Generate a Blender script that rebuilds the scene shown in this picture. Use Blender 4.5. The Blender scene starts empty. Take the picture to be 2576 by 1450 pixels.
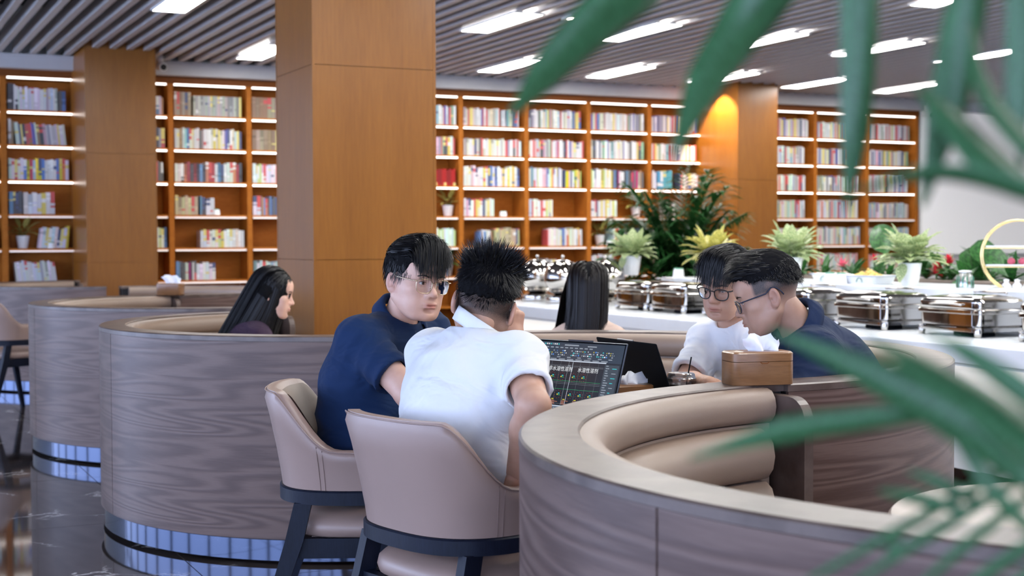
import bpy, math, random
import numpy as np
from mathutils import Vector, Matrix
PI = math.pi
sin, cos = math.sin, math.cos
rnd = random.Random(7)
sc = bpy.context.scene
COL = sc.collection

# ------------------------------------------------------------------ camera, world, exposure
HC = 1.30
F = 3578.0
CAM = np.array([[0.9020571, -0.4316007, -0.0037193],
                [-0.0173297, -0.0276066, -0.9994686],
                [0.4312687, 0.9016422, -0.0323822]])      # rows: right, down, forward (room axes)
cd = bpy.data.cameras.new('camera')
cam = bpy.data.objects.new('camera', cd)
COL.objects.link(cam)
m = Matrix.Identity(4)
for i in range(3):
    m[i][0] = CAM[0][i]; m[i][1] = -CAM[1][i]; m[i][2] = -CAM[2][i]
m[2][3] = HC
cam.matrix_world = m
cd.sensor_width = 36.0
cd.lens = 50.0
cd.clip_start = 0.05
cd.clip_end = 200
cd.dof.use_dof = True
cd.dof.focus_distance = 4.15
cd.dof.aperture_fstop = 4.4
sc.camera = cam
sc.view_settings.view_transform = 'Standard'
sc.view_settings.look = 'None'
sc.view_settings.gamma = 1.0
sc.view_settings.use_curve_mapping = False
sc.view_settings.exposure = 1.72
w = bpy.data.worlds.new('daylight')
sc.world = w
w.use_nodes = True
w.node_tree.nodes['Background'].inputs[0].default_value = (0.49, 0.61, 0.92, 1)
w.node_tree.nodes['Background'].inputs[1].default_value = 3.3
PANEL_E = 10.0
STRIP_E = 1.3
try:
    sc.cycles.use_denoising = True
    sc.cycles.max_bounces = 8
    sc.cycles.diffuse_bounces = 3
    sc.cycles.glossy_bounces = 4
    sc.cycles.transmission_bounces = 6
    sc.cycles.transparent_max_bounces = 12
    sc.cycles.caustics_reflective = False
    sc.cycles.caustics_refractive = False
    sc.cycles.sample_clamp_indirect = 4.0
except Exception:
    pass


def ray(px, py):
    v = np.array([(px - 1288) / F, (py - 725) / F, 1.0])
    return CAM.T @ v
def at(px, py, d):                       # room point seen at a pixel, at a depth
    p = ray(px, py) * d
    return np.array([p[0], p[1], p[2] + HC])
def onz(px, py, z):
    v = ray(px, py); return at(px, py, (z - HC) / v[2])
def onx(px, py, x):
    v = ray(px, py); return at(px, py, x / v[0])
def cdir(r, u, a):                       # direction given as right / up / away from the camera
    v = CAM[0] * r - CAM[1] * u + CAM[2] * a
    return v / np.linalg.norm(v)

# ------------------------------------------------------------------ mesh helpers
class MB:
    def __init__(s):
        s.v = []; s.f = []; s.m = []; s.uv = {}
    def add(s, vs, fs, mi=0, uvs=None):
        o = len(s.v)
        s.v += [tuple(map(float, p)) for p in vs]
        for k, f in enumerate(fs):
            if uvs is not None: s.uv[len(s.f)] = [uvs[i] for i in f]
            s.f.append(tuple(i + o for i in f)); s.m.append(mi)
        return s
    def box(s, x0, y0, z0, x1, y1, z1, mi=0, b=0.0):
        if b:
            return s.rbox(x0, y0, z0, x1, y1, z1, b, mi)
        vs = [(x, y, z) for z in (z0, z1) for y in (y0, y1) for x in (x0, x1)]
        s.add(vs, [(0, 2, 3, 1), (4, 5, 7, 6), (0, 1, 5, 4), (2, 6, 7, 3), (0, 4, 6, 2), (1, 3, 7, 5)], mi)
        return s
    def rbox(s, x0, y0, z0, x1, y1, z1, b, mi=0):     # box whose upright and top/bottom edges are chamfered
        rings = []
        for z, i in ((z0, b), (z0 + b, 0), (z1 - b, 0), (z1, b)):
            a = b * 0.6
            rings.append([(x0 + i + a, y0 + i, z), (x1 - i - a, y0 + i, z), (x1 - i, y0 + i + a, z), (x1 - i, y1 - i - a, z),
                          (x1 - i - a, y1 - i, z), (x0 + i + a, y1 - i, z), (x0 + i, y1 - i - a, z), (x0 + i, y0 + i + a, z)])
        s.loft(rings, True, mi)
        return s
    def loft(s, rings, caps=True, mi=0, closed=True):
        n = len(rings[0]); vs = [p for r in rings for p in r]; fs = []
        for i in range(len(rings) - 1):
            for j in range(n if closed else n - 1):
                k = (j + 1) % n
                fs.append((i * n + j, i * n + k, (i + 1) * n + k, (i + 1) * n + j))
        if caps:
            fs.append(tuple(range(n - 1, -1, -1))); fs.append(tuple((len(rings) - 1) * n + j for j in range(n)))
        s.add(vs, fs, mi)
        return s
    def lathe(s, prof, c=(0, 0, 0), n=24, mi=0, caps=True, sx=1, sy=1):
        rings = [[(c[0] + r * sx * cos(2 * PI * j / n), c[1] + r * sy * sin(2 * PI * j / n), c[2] + z) for j in range(n)] for r, z in prof]
        return s.loft(rings, caps, mi)
    def tube(s, pts, r, n=6, mi=0, caps=True, closed=False):
        P = [np.array(p, float) for p in pts]; k = len(P)
        rr = r if hasattr(r, '__len__') else [r] * k
        rings = []; up = None
        for i in range(k):
            if closed: t = P[(i + 1) % k] - P[i - 1]
            else: t = P[min(i + 1, k - 1)] - P[max(i - 1, 0)]
            t = t / (np.linalg.norm(t) + 1e-12)
            if up is None:
                a = np.array([0, 0, 1.0]) if abs(t[2]) < 0.9 else np.array([1.0, 0, 0])
                up = a
            u = up - t * (up @ t); u /= np.linalg.norm(u) + 1e-12; up = u; b = np.cross(t, u)
            rings.append([tuple(P[i] + rr[i] * (u * cos(2 * PI * j / n) + b * sin(2 * PI * j / n))) for j in range(n)])
        if closed: rings.append(rings[0]); caps = False
        return s.loft(rings, caps, mi)
    def grid(s, rows, mi=0, uvs=None):
        n = len(rows[0]); vs = [p for r in rows for p in r]
        fs = [(i * n + j, i * n + j + 1, (i + 1) * n + j + 1, (i + 1) * n + j) for i in range(len(rows) - 1) for j in range(n - 1)]
        s.add(vs, fs, mi, [u for r in uvs for u in r] if uvs is not None else None)
        return s
    def obj(s, name, mats, parent=None, smooth=False, loc=None, sharp=None):
        me = bpy.data.meshes.new(name)
        me.from_pydata(s.v, [], s.f)
        if not isinstance(mats, (list, tuple)): mats = [mats]
        for m_ in mats: me.materials.append(m_)
        if len(mats) > 1: me.polygons.foreach_set('material_index', s.m)
        if s.uv:
            ul = me.uv_layers.new(name='UVMap'); li = 0; flat = []
            for k, f in enumerate(s.f):
                u = s.uv.get(k)
                for j in range(len(f)): flat += list(u[j]) if u else [0.0, 0.0]
            ul.data.foreach_set('uv', flat)
        if smooth:
            me.polygons.foreach_set('use_smooth', [True] * len(me.polygons))
            if sharp is not None:
                me.set_sharp_from_angle(angle=math.radians(sharp))
        me.update()
        o = bpy.data.objects.new(name, me); COL.objects.link(o)
        if parent is not None: o.parent = parent
        if loc is not None: o.location = loc
        return o

def tag(o, label, cat, group=None):
    o['label'] = label; o['category'] = cat
    if group: o['group'] = group
    return o
def thing(name, label, cat, loc=(0, 0, 0), rz=0.0, group=None):
    o = bpy.data.objects.new(name, None); COL.objects.link(o); o.empty_display_size = 0.1
    o.location = tuple(float(x) for x in loc); o.rotation_euler = (0, 0, rz)
    return tag(o, label, cat, group)
def struct(o):
    o['kind'] = 'structure'; return o
def dup(root, loc, rz, label, group=None):
    r = root.copy(); COL.objects.link(r); r.location = loc; r.rotation_euler = (0, 0, rz); r['label'] = label
    if group: r['group'] = group
    for ch in list(root.children):
        c = ch.copy(); COL.objects.link(c); c.parent = r
        for g in ch.children:
            d = g.copy(); COL.objects.link(d); d.parent = c
    return r

# ------------------------------------------------------------------ materials
def nt(name):
    m_ = bpy.data.materials.new(name); m_.use_nodes = True
    t = m_.node_tree; b = t.nodes['Principled BSDF']
    return m_, t, b
def setp(b, **k):
    for n, v in k.items():
        n = {'color': 'Base Color', 'rough': 'Roughness', 'metal': 'Metallic', 'spec': 'Specular IOR Level', 'coat': 'Coat Weight', 'coatr': 'Coat Roughness',
             'trans': 'Transmission Weight', 'ior': 'IOR', 'em': 'Emission Color', 'es': 'Emission Strength', 'sss': 'Subsurface Weight', 'sheen': 'Sheen Weight', 'alpha': 'Alpha'}[n]
        b.inputs[n].default_value = (*v, 1) if isinstance(v, tuple) and len(v) == 3 else v
def N(t, typ, **k):
    n = t.nodes.new(typ)
    for a, v in k.items():
        if a in n.inputs: n.inputs[a].default_value = v
        else: setattr(n, a, v)
    return n
def ramp(t, stops, fac=None):
    r = t.nodes.new('ShaderNodeValToRGB'); e = r.color_ramp.elements
    while len(e) < len(stops): e.new(0.5)
    for i, (p, c) in enumerate(stops): e[i].position = p; e[i].color = (*c, 1)
    if fac is not None: t.links.new(fac, r.inputs[0])
    return r
def plain(name, color, rough=0.5, var=0.08, scale=12.0, bump=0.0, bscale=200.0, **k):
    m_, t, b = nt(name); setp(b, color=color, rough=rough, **k)
    if var or bump:
        tc = N(t, 'ShaderNodeTexCoord')
    if var:
        n = N(t, 'ShaderNodeTexNoise', Scale=scale, Detail=3.0); t.links.new(tc.outputs['Object'], n.inputs['Vector'])
        r = ramp(t, [(0.3, tuple(c * (1 - var) for c in color)), (0.7, tuple(min(1, c * (1 + var)) for c in color))], n.outputs[0])
        t.links.new(r.outputs[0], b.inputs['Base Color'])
    if bump:
        n2 = N(t, 'ShaderNodeTexNoise', Scale=bscale, Detail=2.0); t.links.new(tc.outputs['Object'], n2.inputs['Vector'])
        bp = N(t, 'ShaderNodeBump', Strength=bump, Distance=0.002); t.links.new(n2.outputs[0], bp.inputs['Height']); t.links.new(bp.outputs[0], b.inputs['Normal'])
    return m_
def emit(name, color, s):
    m_, t, b = nt(name); setp(b, color=(0.8, 0.8, 0.8), em=color, es=s); return m_
def wood(name, c0, c1, stretch, rough=0.35, fine=60.0, coat=0.0, uv=False, period=0.0, cathedral=False, bump=0.15, spec=0.5):
    """grain runs along the axis with the small stretch value"""
    m_, t, b = nt(name); setp(b, rough=rough, coat=coat, coatr=0.12, spec=spec)
    tc = N(t, 'ShaderNodeTexCoord'); src = tc.outputs['UV' if uv else 'Object']
    if period:
        sx = N(t, 'ShaderNodeSeparateXYZ'); t.links.new(src, sx.inputs[0])
        mo = N(t, 'ShaderNodeMath', operation='FLOORED_MODULO'); t.links.new(sx.outputs[1], mo.inputs[0]); mo.inputs[1].default_value = period
        cx_ = N(t, 'ShaderNodeCombineXYZ'); t.links.new(sx.outputs[0], cx_.inputs[0]); t.links.new(mo.outputs[0], cx_.inputs[1]); src = cx_.outputs[0]
    mp = N(t, 'ShaderNodeMapping'); mp.inputs['Scale'].default_value = stretch; t.links.new(src, mp.inputs[0])
    n1 = N(t, 'ShaderNodeTexNoise', Scale=1.0, Detail=1.3 if cathedral else 4.0, Roughness=0.5, Distortion=0.25); t.links.new(mp.outputs[0], n1.inputs['Vector'])
    fac = n1.outputs[0]
    if cathedral:
        mu = N(t, 'ShaderNodeMath', operation='MULTIPLY'); t.links.new(fac, mu.inputs[0]); mu.inputs[1].default_value = cathedral
        sn = N(t, 'ShaderNodeMath', operation='SINE'); t.links.new(mu.outputs[0], sn.inputs[0])
        ma = N(t, 'ShaderNodeMapRange'); ma.inputs[1].default_value = -1; ma.inputs[2].default_value = 1; t.links.new(sn.outputs[0], ma.inputs[0])
        fac2 = ma.outputs[0]
    else: fac2 = fac
    mp2 = N(t, 'ShaderNodeMapping'); mp2.inputs['Scale'].default_value = tuple(s * fine / 8 for s in stretch); t.links.new(src, mp2.inputs[0])
    n2 = N(t, 'ShaderNodeTexNoise', Scale=1.0, Detail=3.0); t.links.new(mp2.outputs[0], n2.inputs['Vector'])
    mx = N(t, 'ShaderNodeMix', data_type='FLOAT'); mx.inputs[0].default_value = 0.5
    t.links.new(fac2, mx.inputs[2]); t.links.new(n2.outputs[0], mx.inputs[3])
    r = ramp(t, [(0.25, c0), (0.72, c1)], mx.outputs[0]); t.links.new(r.outputs[0], b.inputs['Base Color'])
    if bump:
        bp = N(t, 'ShaderNodeBump', Strength=bump, Distance=0.003); t.links.new(mx.outputs[0], bp.inputs['Height']); t.links.new(bp.outputs[0], b.inputs['Normal'])
    return m_

M = {}
M['booth'] = wood('booth_oak', (0.088, 0.050, 0.040), (0.150, 0.094, 0.076), (0.55, 8.0, 1.0), rough=0.36, uv=True, period=0.376, cathedral=75.0, fine=190, bump=0.14, spec=0.36)
M['rim'] = wood('booth_rim_oak', (0.072, 0.046, 0.036), (0.125, 0.088, 0.072), (6, 6, 6), rough=0.34, cathedral=16.0, bump=0.2)
M['leather'] = plain('taupe_leather', (0.275, 0.195, 0.145), 0.42, var=0.06, scale=4, bump=0.12, bscale=500)
M['leather_out'] = plain('chair_leather', (0.33, 0.225, 0.185), 0.38, var=0.04, scale=4, bump=0.10, bscale=600)
M['stitch'] = plain('stitch_thread', (0.20, 0.125, 0.10), 0.6, var=0)
M['blackwood'] = wood('black_ash', (0.005, 0.0065, 0.013), (0.011, 0.0145, 0.028), (30, 30, 4), rough=0.45, bump=0.2, spec=0.16)
M['chrome'] = plain('polished_steel', (0.52, 0.50, 0.48), 0.07, var=0, metal=1.0)
M['kick'] = plain('kick_steel', (0.085, 0.105, 0.165), 0.08, var=0, metal=1.0)
M['dark'] = plain('dark_gap', (0.012, 0.011, 0.012), 0.7, var=0)
M['column'] = wood('column_veneer', (0.205, 0.070, 0.008), (0.30, 0.113, 0.016), (9, 9, 0.7), rough=0.30, bump=0.03, spec=0.5)
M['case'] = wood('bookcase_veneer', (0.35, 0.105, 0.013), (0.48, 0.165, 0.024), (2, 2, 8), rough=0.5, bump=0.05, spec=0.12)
M['case_dark'] = wood('bookcase_dark_veneer', (0.16, 0.048, 0.010), (0.23, 0.072, 0.016), (2, 2, 8), rough=0.5, bump=0.05, spec=0.12)  # dark brown veneer for head boards, plinths and pillar cores
M['white'] = plain('white_paint', (0.78, 0.78, 0.77), 0.5, var=0.02)
M['slat'] = plain('grey_slat', (0.52, 0.50, 0.50), 0.42, var=0.02)
M['fascia'] = plain('grey_fascia', (0.52, 0.51, 0.52), 0.5, var=0.02)
M['black'] = plain('black_plenum', (0.004, 0.004, 0.005), 0.9, var=0)
M['panel'] = emit('panel_light', (1.0, 0.985, 0.96), PANEL_E)
M['strip'] = emit('strip_light', (1.0, 0.90, 0.83), STRIP_E)
M['strip_low'] = emit('dim_strip_light', (1.0, 0.80, 0.72), 0.20)
M['spot'] = emit('spot_light', (1.0, 0.86, 0.66), 25)
M['plastic_w'] = plain('white_plastic', (0.80, 0.82, 0.84), 0.35, var=0.01)
M['ceramic'] = plain('white_ceramic', (0.86, 0.87, 0.88), 0.18, var=0.01)
M['counter'] = plain('white_solid_surface', (0.84, 0.88, 0.92), 0.22, var=0.01)
M['blind'] = emit('added_glow_blind', (1.0, 0.97, 0.96), 0.085)  # faint glow added to brighten the pale blind; no lamp stands behind it
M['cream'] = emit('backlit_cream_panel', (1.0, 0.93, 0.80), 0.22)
M['walnut'] = wood('walnut_box', (0.16, 0.068, 0.024), (0.28, 0.135, 0.055), (4, 4, 30), rough=0.3, coat=0.2, bump=0.05)
M['tissue'] = plain('tissue_paper', (0.88, 0.88, 0.90), 0.8, var=0.01)
M['soil'] = plain('potting_soil', (0.03, 0.02, 0.014), 0.9, var=0.3, scale=60)
M['planter'] = plain('brown_planter', (0.13, 0.095, 0.075), 0.5, var=0.05)
M['gold'] = plain('gold_metal', (0.80, 0.62, 0.28), 0.22, var=0, metal=1.0)
M['laptop'] = plain('laptop_grey', (0.10, 0.11, 0.13), 0.35, var=0, metal=0.6)
M['deck'] = plain('laptop_deck', (0.50, 0.52, 0.56), 0.35, var=0, metal=0.3)
M['lid_black'] = plain('laptop_black', (0.006, 0.007, 0.009), 0.6, var=0, spec=.05)
def marble(name, base, vein, scale, width, rough, base2=None):
    m_, t, b = nt(name); setp(b, rough=rough, spec=.33)
    tc = N(t, 'ShaderNodeTexCoord')
    n1 = N(t, 'ShaderNodeTexNoise', Scale=scale * 1.3, Detail=5.0, Roughness=0.6); t.links.new(tc.outputs['Object'], n1.inputs['Vector'])
    mx = N(t, 'ShaderNodeMix', data_type='VECTOR'); mx.inputs[0].default_value = 0.32
    t.links.new(tc.outputs['Object'], mx.inputs[4]); t.links.new(n1.outputs[1], mx.inputs[5])
    vo = N(t, 'ShaderNodeTexVoronoi', feature='DISTANCE_TO_EDGE', Scale=scale); t.links.new(mx.outputs[1], vo.inputs['Vector'])
    n3 = N(t, 'ShaderNodeTexNoise', Scale=scale * 1.1, Detail=2.0); t.links.new(tc.outputs['Object'], n3.inputs['Vector'])
    r1 = ramp(t, [(0.0, (1, 1, 1)), (width, (0, 0, 0))], vo.outputs[0])
    r3 = ramp(t, [(0.46, (0, 0, 0)), (0.60, (1, 1, 1))], n3.outputs[0])
    mu = N(t, 'ShaderNodeMath', operation='MULTIPLY'); t.links.new(r1.outputs[0], mu.inputs[0]); t.links.new(r3.outputs[0], mu.inputs[1])
    n4 = N(t, 'ShaderNodeTexNoise', Scale=scale * 2, Detail=6.0); t.links.new(tc.outputs['Object'], n4.inputs['Vector'])
    r4 = ramp(t, [(0.3, base), (0.75, base2 or tuple(c * 1.5 for c in base))], n4.outputs[0])
    mc = N(t, 'ShaderNodeMix', data_type='RGBA'); t.links.new(mu.outputs[0], mc.inputs[0]); t.links.new(r4.outputs[0], mc.inputs[6]); mc.inputs[7].default_value = (*vein, 1)
    t.links.new(mc.outputs[2], b.inputs['Base Color'])
    return m_
M['floor'] = marble('brown_marble', (0.040, 0.030, 0.026), (0.70, 0.66, 0.62), 1.9, 0.018, 0.05, (0.062, 0.05, 0.045))
M['grout'] = plain('pale_grout', (0.36, 0.34, 0.33), 0.5, var=0.02)
M['tabletop'] = marble('cream_marble', (0.40, 0.33, 0.29), (0.27, 0.22, 0.19), 3.0, 0.02, 0.25, (0.46, 0.39, 0.34))
def glass(name, tint, fac=0.85, rough=0.02):
    m_, t, b = nt(name); t.nodes.remove(b)
    tr = N(t, 'ShaderNodeBsdfTransparent'); tr.inputs[0].default_value = (*tint, 1)
    gl = N(t, 'ShaderNodeBsdfGlossy'); gl.inputs['Roughness'].default_value = rough
    fr = N(t, 'ShaderNodeFresnel'); fr.inputs[0].default_value = 1.5
    ad = N(t, 'ShaderNodeMath', operation='ADD'); t.links.new(fr.outputs[0], ad.inputs[0]); ad.inputs[1].default_value = 1 - fac - 0.04; ad.use_clamp = True
    mx = N(t, 'ShaderNodeMixShader'); t.links.new(ad.outputs[0], mx.inputs[0]); t.links.new(tr.outputs[0], mx.inputs[1]); t.links.new(gl.outputs[0], mx.inputs[2])
    t.links.new(mx.outputs[0], t.nodes['Material Output'].inputs[0])
    return m_
M['lens'] = glass('spectacle_lens', (0.95, 0.96, 0.97), 0.96)
M['clear'] = glass('clear_plastic', (0.93, 0.95, 0.96), 0.66, 0.18)
M['cola'] = plain('dark_iced_drink', (0.06, 0.018, 0.010), 0.15, var=0.3, scale=40)
def leafmat(name, c0, c1, scale=14.0, stretch=(1, 1, 1), trans=0.35, rough=0.35, lo=0.42, hi=0.58):
    m_, t, b = nt(name); setp(b, rough=rough)
    tc = N(t, 'ShaderNodeTexCoord'); mp = N(t, 'ShaderNodeMapping'); mp.inputs['Scale'].default_value = stretch; t.links.new(tc.outputs['UV'], mp.inputs[0])
    n = N(t, 'ShaderNodeTexNoise', Scale=scale, Detail=3.0); t.links.new(mp.outputs[0], n.inputs['Vector'])
    r = ramp(t, [(lo, c0), (hi, c1)], n.outputs[0]); t.links.new(r.outputs[0], b.inputs['Base Color'])
    tl = N(t, 'ShaderNodeBsdfTranslucent'); t.links.new(r.outputs[0], tl.inputs[0])
    mx = N(t, 'ShaderNodeMixShader'); mx.inputs[0].default_value = trans
    t.links.new(b.outputs[0], mx.inputs[1]); t.links.new(tl.outputs[0], mx.inputs[2]); t.links.new(mx.outputs[0], t.nodes['Material Output'].inputs[0])
    return m_
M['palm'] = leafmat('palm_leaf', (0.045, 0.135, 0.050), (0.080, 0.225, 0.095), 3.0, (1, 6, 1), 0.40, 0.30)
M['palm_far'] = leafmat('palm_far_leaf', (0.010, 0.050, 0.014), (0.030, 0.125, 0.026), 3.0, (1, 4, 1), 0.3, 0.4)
M['aglao'] = leafmat('variegated_leaf', (0.10, 0.25, 0.06), (0.80, 0.82, 0.50), 6.0, (4.0, 2.2, 1), 0.35, 0.35, 0.42, 0.58)
M['aglao_y'] = leafmat('yellow_variegated_leaf', (0.16, 0.24, 0.03), (0.78, 0.68, 0.22), 5.0, (3.0, 2.0, 1), 0.3, 0.35, 0.36, 0.58)
M['green'] = leafmat('green_leaf', (0.018, 0.085, 0.020), (0.05, 0.18, 0.04), 5.0, (2, 2, 1), 0.3, 0.35)
M['redleaf'] = leafmat('red_flower', (0.50, 0.012, 0.03), (0.75, 0.05, 0.08), 5.0, (2, 2, 1), 0.25, 0.4)
M['pinkleaf'] = leafmat('pink_flower', (0.60, 0.07, 0.14), (0.80, 0.20, 0.28), 5.0, (2, 2, 1), 0.25, 0.4)
M['stem'] = plain('plant_stem', (0.05, 0.12, 0.03), 0.5)
# ------------------------------------------------------------------ the room shell
X0, X1, Y0, YB, ZC = -6.5, 19.0, -5.5, 16.3, 3.35
fl = struct(MB().box(X0, Y0, -0.12, X1, YB + 0.6, -0.004).obj('floor', M['grout']))
tx0, ty0, tw, tl = 1.285 - 0.9 * 8, 6.74 - 1.365 * 8, 0.9, 1.365
tile_me = None
for i in range(8, 16):
    for j in range(0, 16):
        x, y = tx0 + i * tw - 0.9, ty0 + j * tl
        if x < -2.2 or x > 5 or y < -2.5: continue
        g = 0.0022
        if tile_me is None:
            o = MB().box(g, g, -0.02, tw - g, tl - g, 0.0).obj('floor_tile', M['floor'], fl); tile_me = o.data
        else:
            o = bpy.data.objects.new('floor_tile', tile_me); COL.objects.link(o); o.parent = fl
        o.location = (x, y, 0.0)
rest = MB()
for i in range(-2, 30):
    for j in range(-1, 18):
        x, y = tx0 + i * tw - 0.9, ty0 + j * tl
        inside = (8 <= i < 16 and 0 <= j < 16 and not (x < -2.2 or x > 5 or y < -2.5))
        if inside or x > X1 or x + tw < X0 or y < Y0 - 1 or y > YB + 0.5: continue
        rest.box(x + .0022, y + .0022, -0.02, x + tw - .0022, y + tl - .0022, 0.0)
ro = rest.obj('distant_tiles', M['floor'], fl); ro['kind'] = 'stuff'

# ceiling: black plenum, grey slats hung below it
ce = struct(MB().box(X0, Y0, 3.95, X1, YB + 0.6, 4.05).obj('ceiling', M['black']))
sp, sw, sh = 0.1775, 0.062, 0.115
slat0 = None
ns = int((X1 - 0.9) / sp)
for i in range(-40, ns):
    x = 1.79 + (i - 4) * sp
    if x > X1 - 0.3 or x < X0 + 0.2: continue
    if slat0 is None:
        o = MB().box(0, Y0 + 0.1, ZC, sw, YB - 0.13, ZC + sh).obj('slat', M['slat'], ce); slat0 = o.data
    else:
        o = bpy.data.objects.new('slat', slat0); COL.objects.link(o); o.parent = ce
    o.location = (x, 0, 0)
trim = MB().box(X0, YB - 0.13, 3.195, 14.46, YB + 0.02, ZC - 0.012)
trim.box(X0, YB - 0.16, ZC - 0.03, 14.46, YB - 0.13, ZC - 0.004)
struct(trim.obj('trim_1', M['fascia']))
struct(MB().box(X0, YB + 0.42, 0, X1, YB + 0.55, 3.95).obj('wall_back', M['white']))
struct(MB().box(14.46, YB + 0.0, 0, X1, YB + 0.3, 3.95).obj('wall_right', M['white']))
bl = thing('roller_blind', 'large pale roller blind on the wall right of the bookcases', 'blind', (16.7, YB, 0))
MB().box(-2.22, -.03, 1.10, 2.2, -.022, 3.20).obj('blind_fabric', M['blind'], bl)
MB().tube([(-2.22, -.03, 3.22), (2.2, -.03, 3.22)], .028, 10).obj('blind_roller', M['white'], bl)
MB().box(-2.22, -.035, 1.072, 2.2, -.015, 1.10).obj('blind_bottom_bar', M['fascia'], bl)
struct(MB().box(X1, Y0, 0, X1 + 0.1, YB + 0.5, 3.95).obj('wall_east', M['white']))

# window wall on the left and behind (frames only show as reflections)
def window_wall(n, horizontal, fixed, a0, a1):
    mb = MB(); k = int(round((a1 - a0) / 1.6))
    for i in range(k + 1):
        a = a0 + (a1 - a0) * i / k
        if horizontal: mb.box(a - 0.09, fixed - 0.08, 0, a + 0.09, fixed + 0.08, 3.95)
        else: mb.box(fixed - 0.08, a - 0.09, 0, fixed + 0.08, a + 0.09, 3.95)
    for z0, z1 in ((0, 0.3), (2.55, 2.68), (3.3, 3.95)):
        if horizontal: mb.box(a0, fixed - 0.06, z0, a1, fixed + 0.06, z1)
        else: mb.box(fixed - 0.06, a0, z0, fixed + 0.06, a1, z1)
    struct(mb.obj('window_%d' % n, M['fascia']))
window_wall(1, False, X0, Y0, YB)
window_wall(2, True, Y0, X0, 3.1)
struct(MB().box(3.2, Y0 - 0.08, 0, X1, Y0 + 0.02, 3.95).obj('wall_front', M['case']))

# ceiling light panels: a regular grid, 0.3 x 1.2 m
pane = None
vis = {(2.71, 11.45): 'the one nearest the left edge of the photo, cut by its top edge', (4.22, 14.35): 'the one half hidden behind the near pillar'}
names = ['first', 'second', 'third', 'fourth', 'fifth', 'sixth', 'seventh', 'eighth']
for r_, (ya, yb) in enumerate(((14.33, 15.53), (11.45, 12.62), (8.47, 9.68), (5.6, 6.8), (2.7, 3.9), (-0.2, 1.0))):
    for c_, xx in enumerate((2.71, 4.21, 5.65, 7.12, 8.59, 10.07, 11.52, 13.03, 14.5)):
        if r_ == 0 and c_ in (0, 8): continue
        if r_ == 1 and c_ in (1, 8): continue
        if r_ == 0: lab = 'lit ceiling panel over the bookcases, %s from the left in the far row' % names[c_ - 1]
        elif r_ == 1: lab = 'lit ceiling panel, %s from the left in the second row from the bookcases' % names[c_ if c_ == 0 else c_ - 1]
        elif r_ == 2 and xx == 8.59: lab = 'lit ceiling panel cut by the top edge, right of the palm leaves'
        else: lab = 'lit ceiling panel out of frame overhead, row %s towards the camera, %s from left' % (names[r_ - 2], names[c_] if c_ < 8 else 'last')
        t_ = thing('ceiling_light', lab, 'ceiling light', (xx, (ya + yb) / 2, ZC - 0.012), 0, 'flat rectangular ceiling lights' if r_ < 2 else 'ceiling lights out of view')
        if pane is None:
            L = (yb - ya) / 2
            fr = MB()
            for a in ((-0.155, -L - .01, -0.14, L + .01), (0.14, -L - .01, 0.155, L + .01), (-0.14, -L - .01, 0.14, -L + .006), (-0.14, L - .006, 0.14, L + .01)):
                fr.box(a[0], a[1], -0.006, a[2], a[3], 0.011)
            f_ = fr.obj('light_frame', M['white'], t_)
            d_ = MB().box(-0.14, -L + .006, -0.004, 0.14, L - .006, 0.009).obj('diffuser', M['panel'], t_); pane = (f_, d_)
        else:
            for s_ in pane:
                o = s_.copy(); COL.objects.link(o); o.parent = t_
# spotlights and cameras on the ceiling
def spot(loc, lab):
    t_ = thing('spotlight', lab, 'spotlight', loc)
    MB().box(-0.13, -0.10, -0.012, 0.13, 0.10, 0.012).obj('housing', M['white'], t_)
    for s_ in (-0.06, 0.06):
        MB().lathe([(0.05, -0.016), (0.05, -0.011)], (s_, 0, 0), 14).obj('lamp', M['spot'], t_)
spot((6.19, 11.5, ZC - 0.012), 'twin warm spotlight set between the ceiling slats')
spot((15.2, 12.9, ZC - 0.012), 'small spotlight at the far right of the ceiling')
def secam(p, lab, rz):
    t_ = thing('security_camera', lab, 'security camera', p, rz)
    MB().lathe([(0.045, 0.10), (0.05, 0.05), (0.03, 0.0)], n=14).obj('bracket', M['white'], t_)
    MB().tube([(0, 0.09, -0.01), (0, -0.10, -0.05)], 0.048, 12).obj('camera_body', M['white'], t_, True, sharp=40)
    MB().tube([(0, -0.099, -0.05), (0, -0.112, -0.053)], 0.034, 12).obj('camera_lens', M['dark'], t_)
secam((3.33, YB - 0.28, 3.30), 'white bullet security camera beside the far left pillar', 0.2)
secam((14.38, YB - 0.24, 3.16), 'white security camera at the right end of the bookcases', 0.0)

# ------------------------------------------------------------------ wood clad pillars
def pillar(x0, y0, x1, y1, lab, zs, vert=False):
    t_ = thing('wood_pillar', lab, 'pillar', ((x0 + x1) / 2, (y0 + y1) / 2, 0)); t_['kind'] = 'structure'
    hx, hy = (x1 - x0) / 2, (y1 - y0) / 2
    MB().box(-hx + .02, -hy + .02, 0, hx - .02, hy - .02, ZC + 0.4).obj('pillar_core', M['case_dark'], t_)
    for a, b_ in zip(zs[:-1], zs[1:]):
        for (ax, ay, bx, by) in ((-hx + .016, -hy, hx - .016, -hy + .022), (-hx + .016, hy - .022, hx - .016, hy), (-hx, -hy + .016, -hx + .022, hy - .016), (hx - .022, -hy + .016, hx, hy - .016)):
            MB().box(ax, ay, a + .0015, bx, by, b_ - .0015).obj('veneer_panel', M['column'], t_)
    for sx in (-1, 1):
        for sy in (-1, 1):
            xx, yy = sx * (hx - .007), sy * (hy - .007)
            MB().box(xx - .0085, yy - .0085, 0, xx + .0085, yy + .0085, ZC + 0.4).obj('corner_strip', M['column'], t_)
    return t_
pillar(2.518, 7.92, 3.285, 8.66, 'broad orange wood pillar nearest the camera, behind the seated men', (0, 1.2, 2.33, ZC + 0.4))
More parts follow.
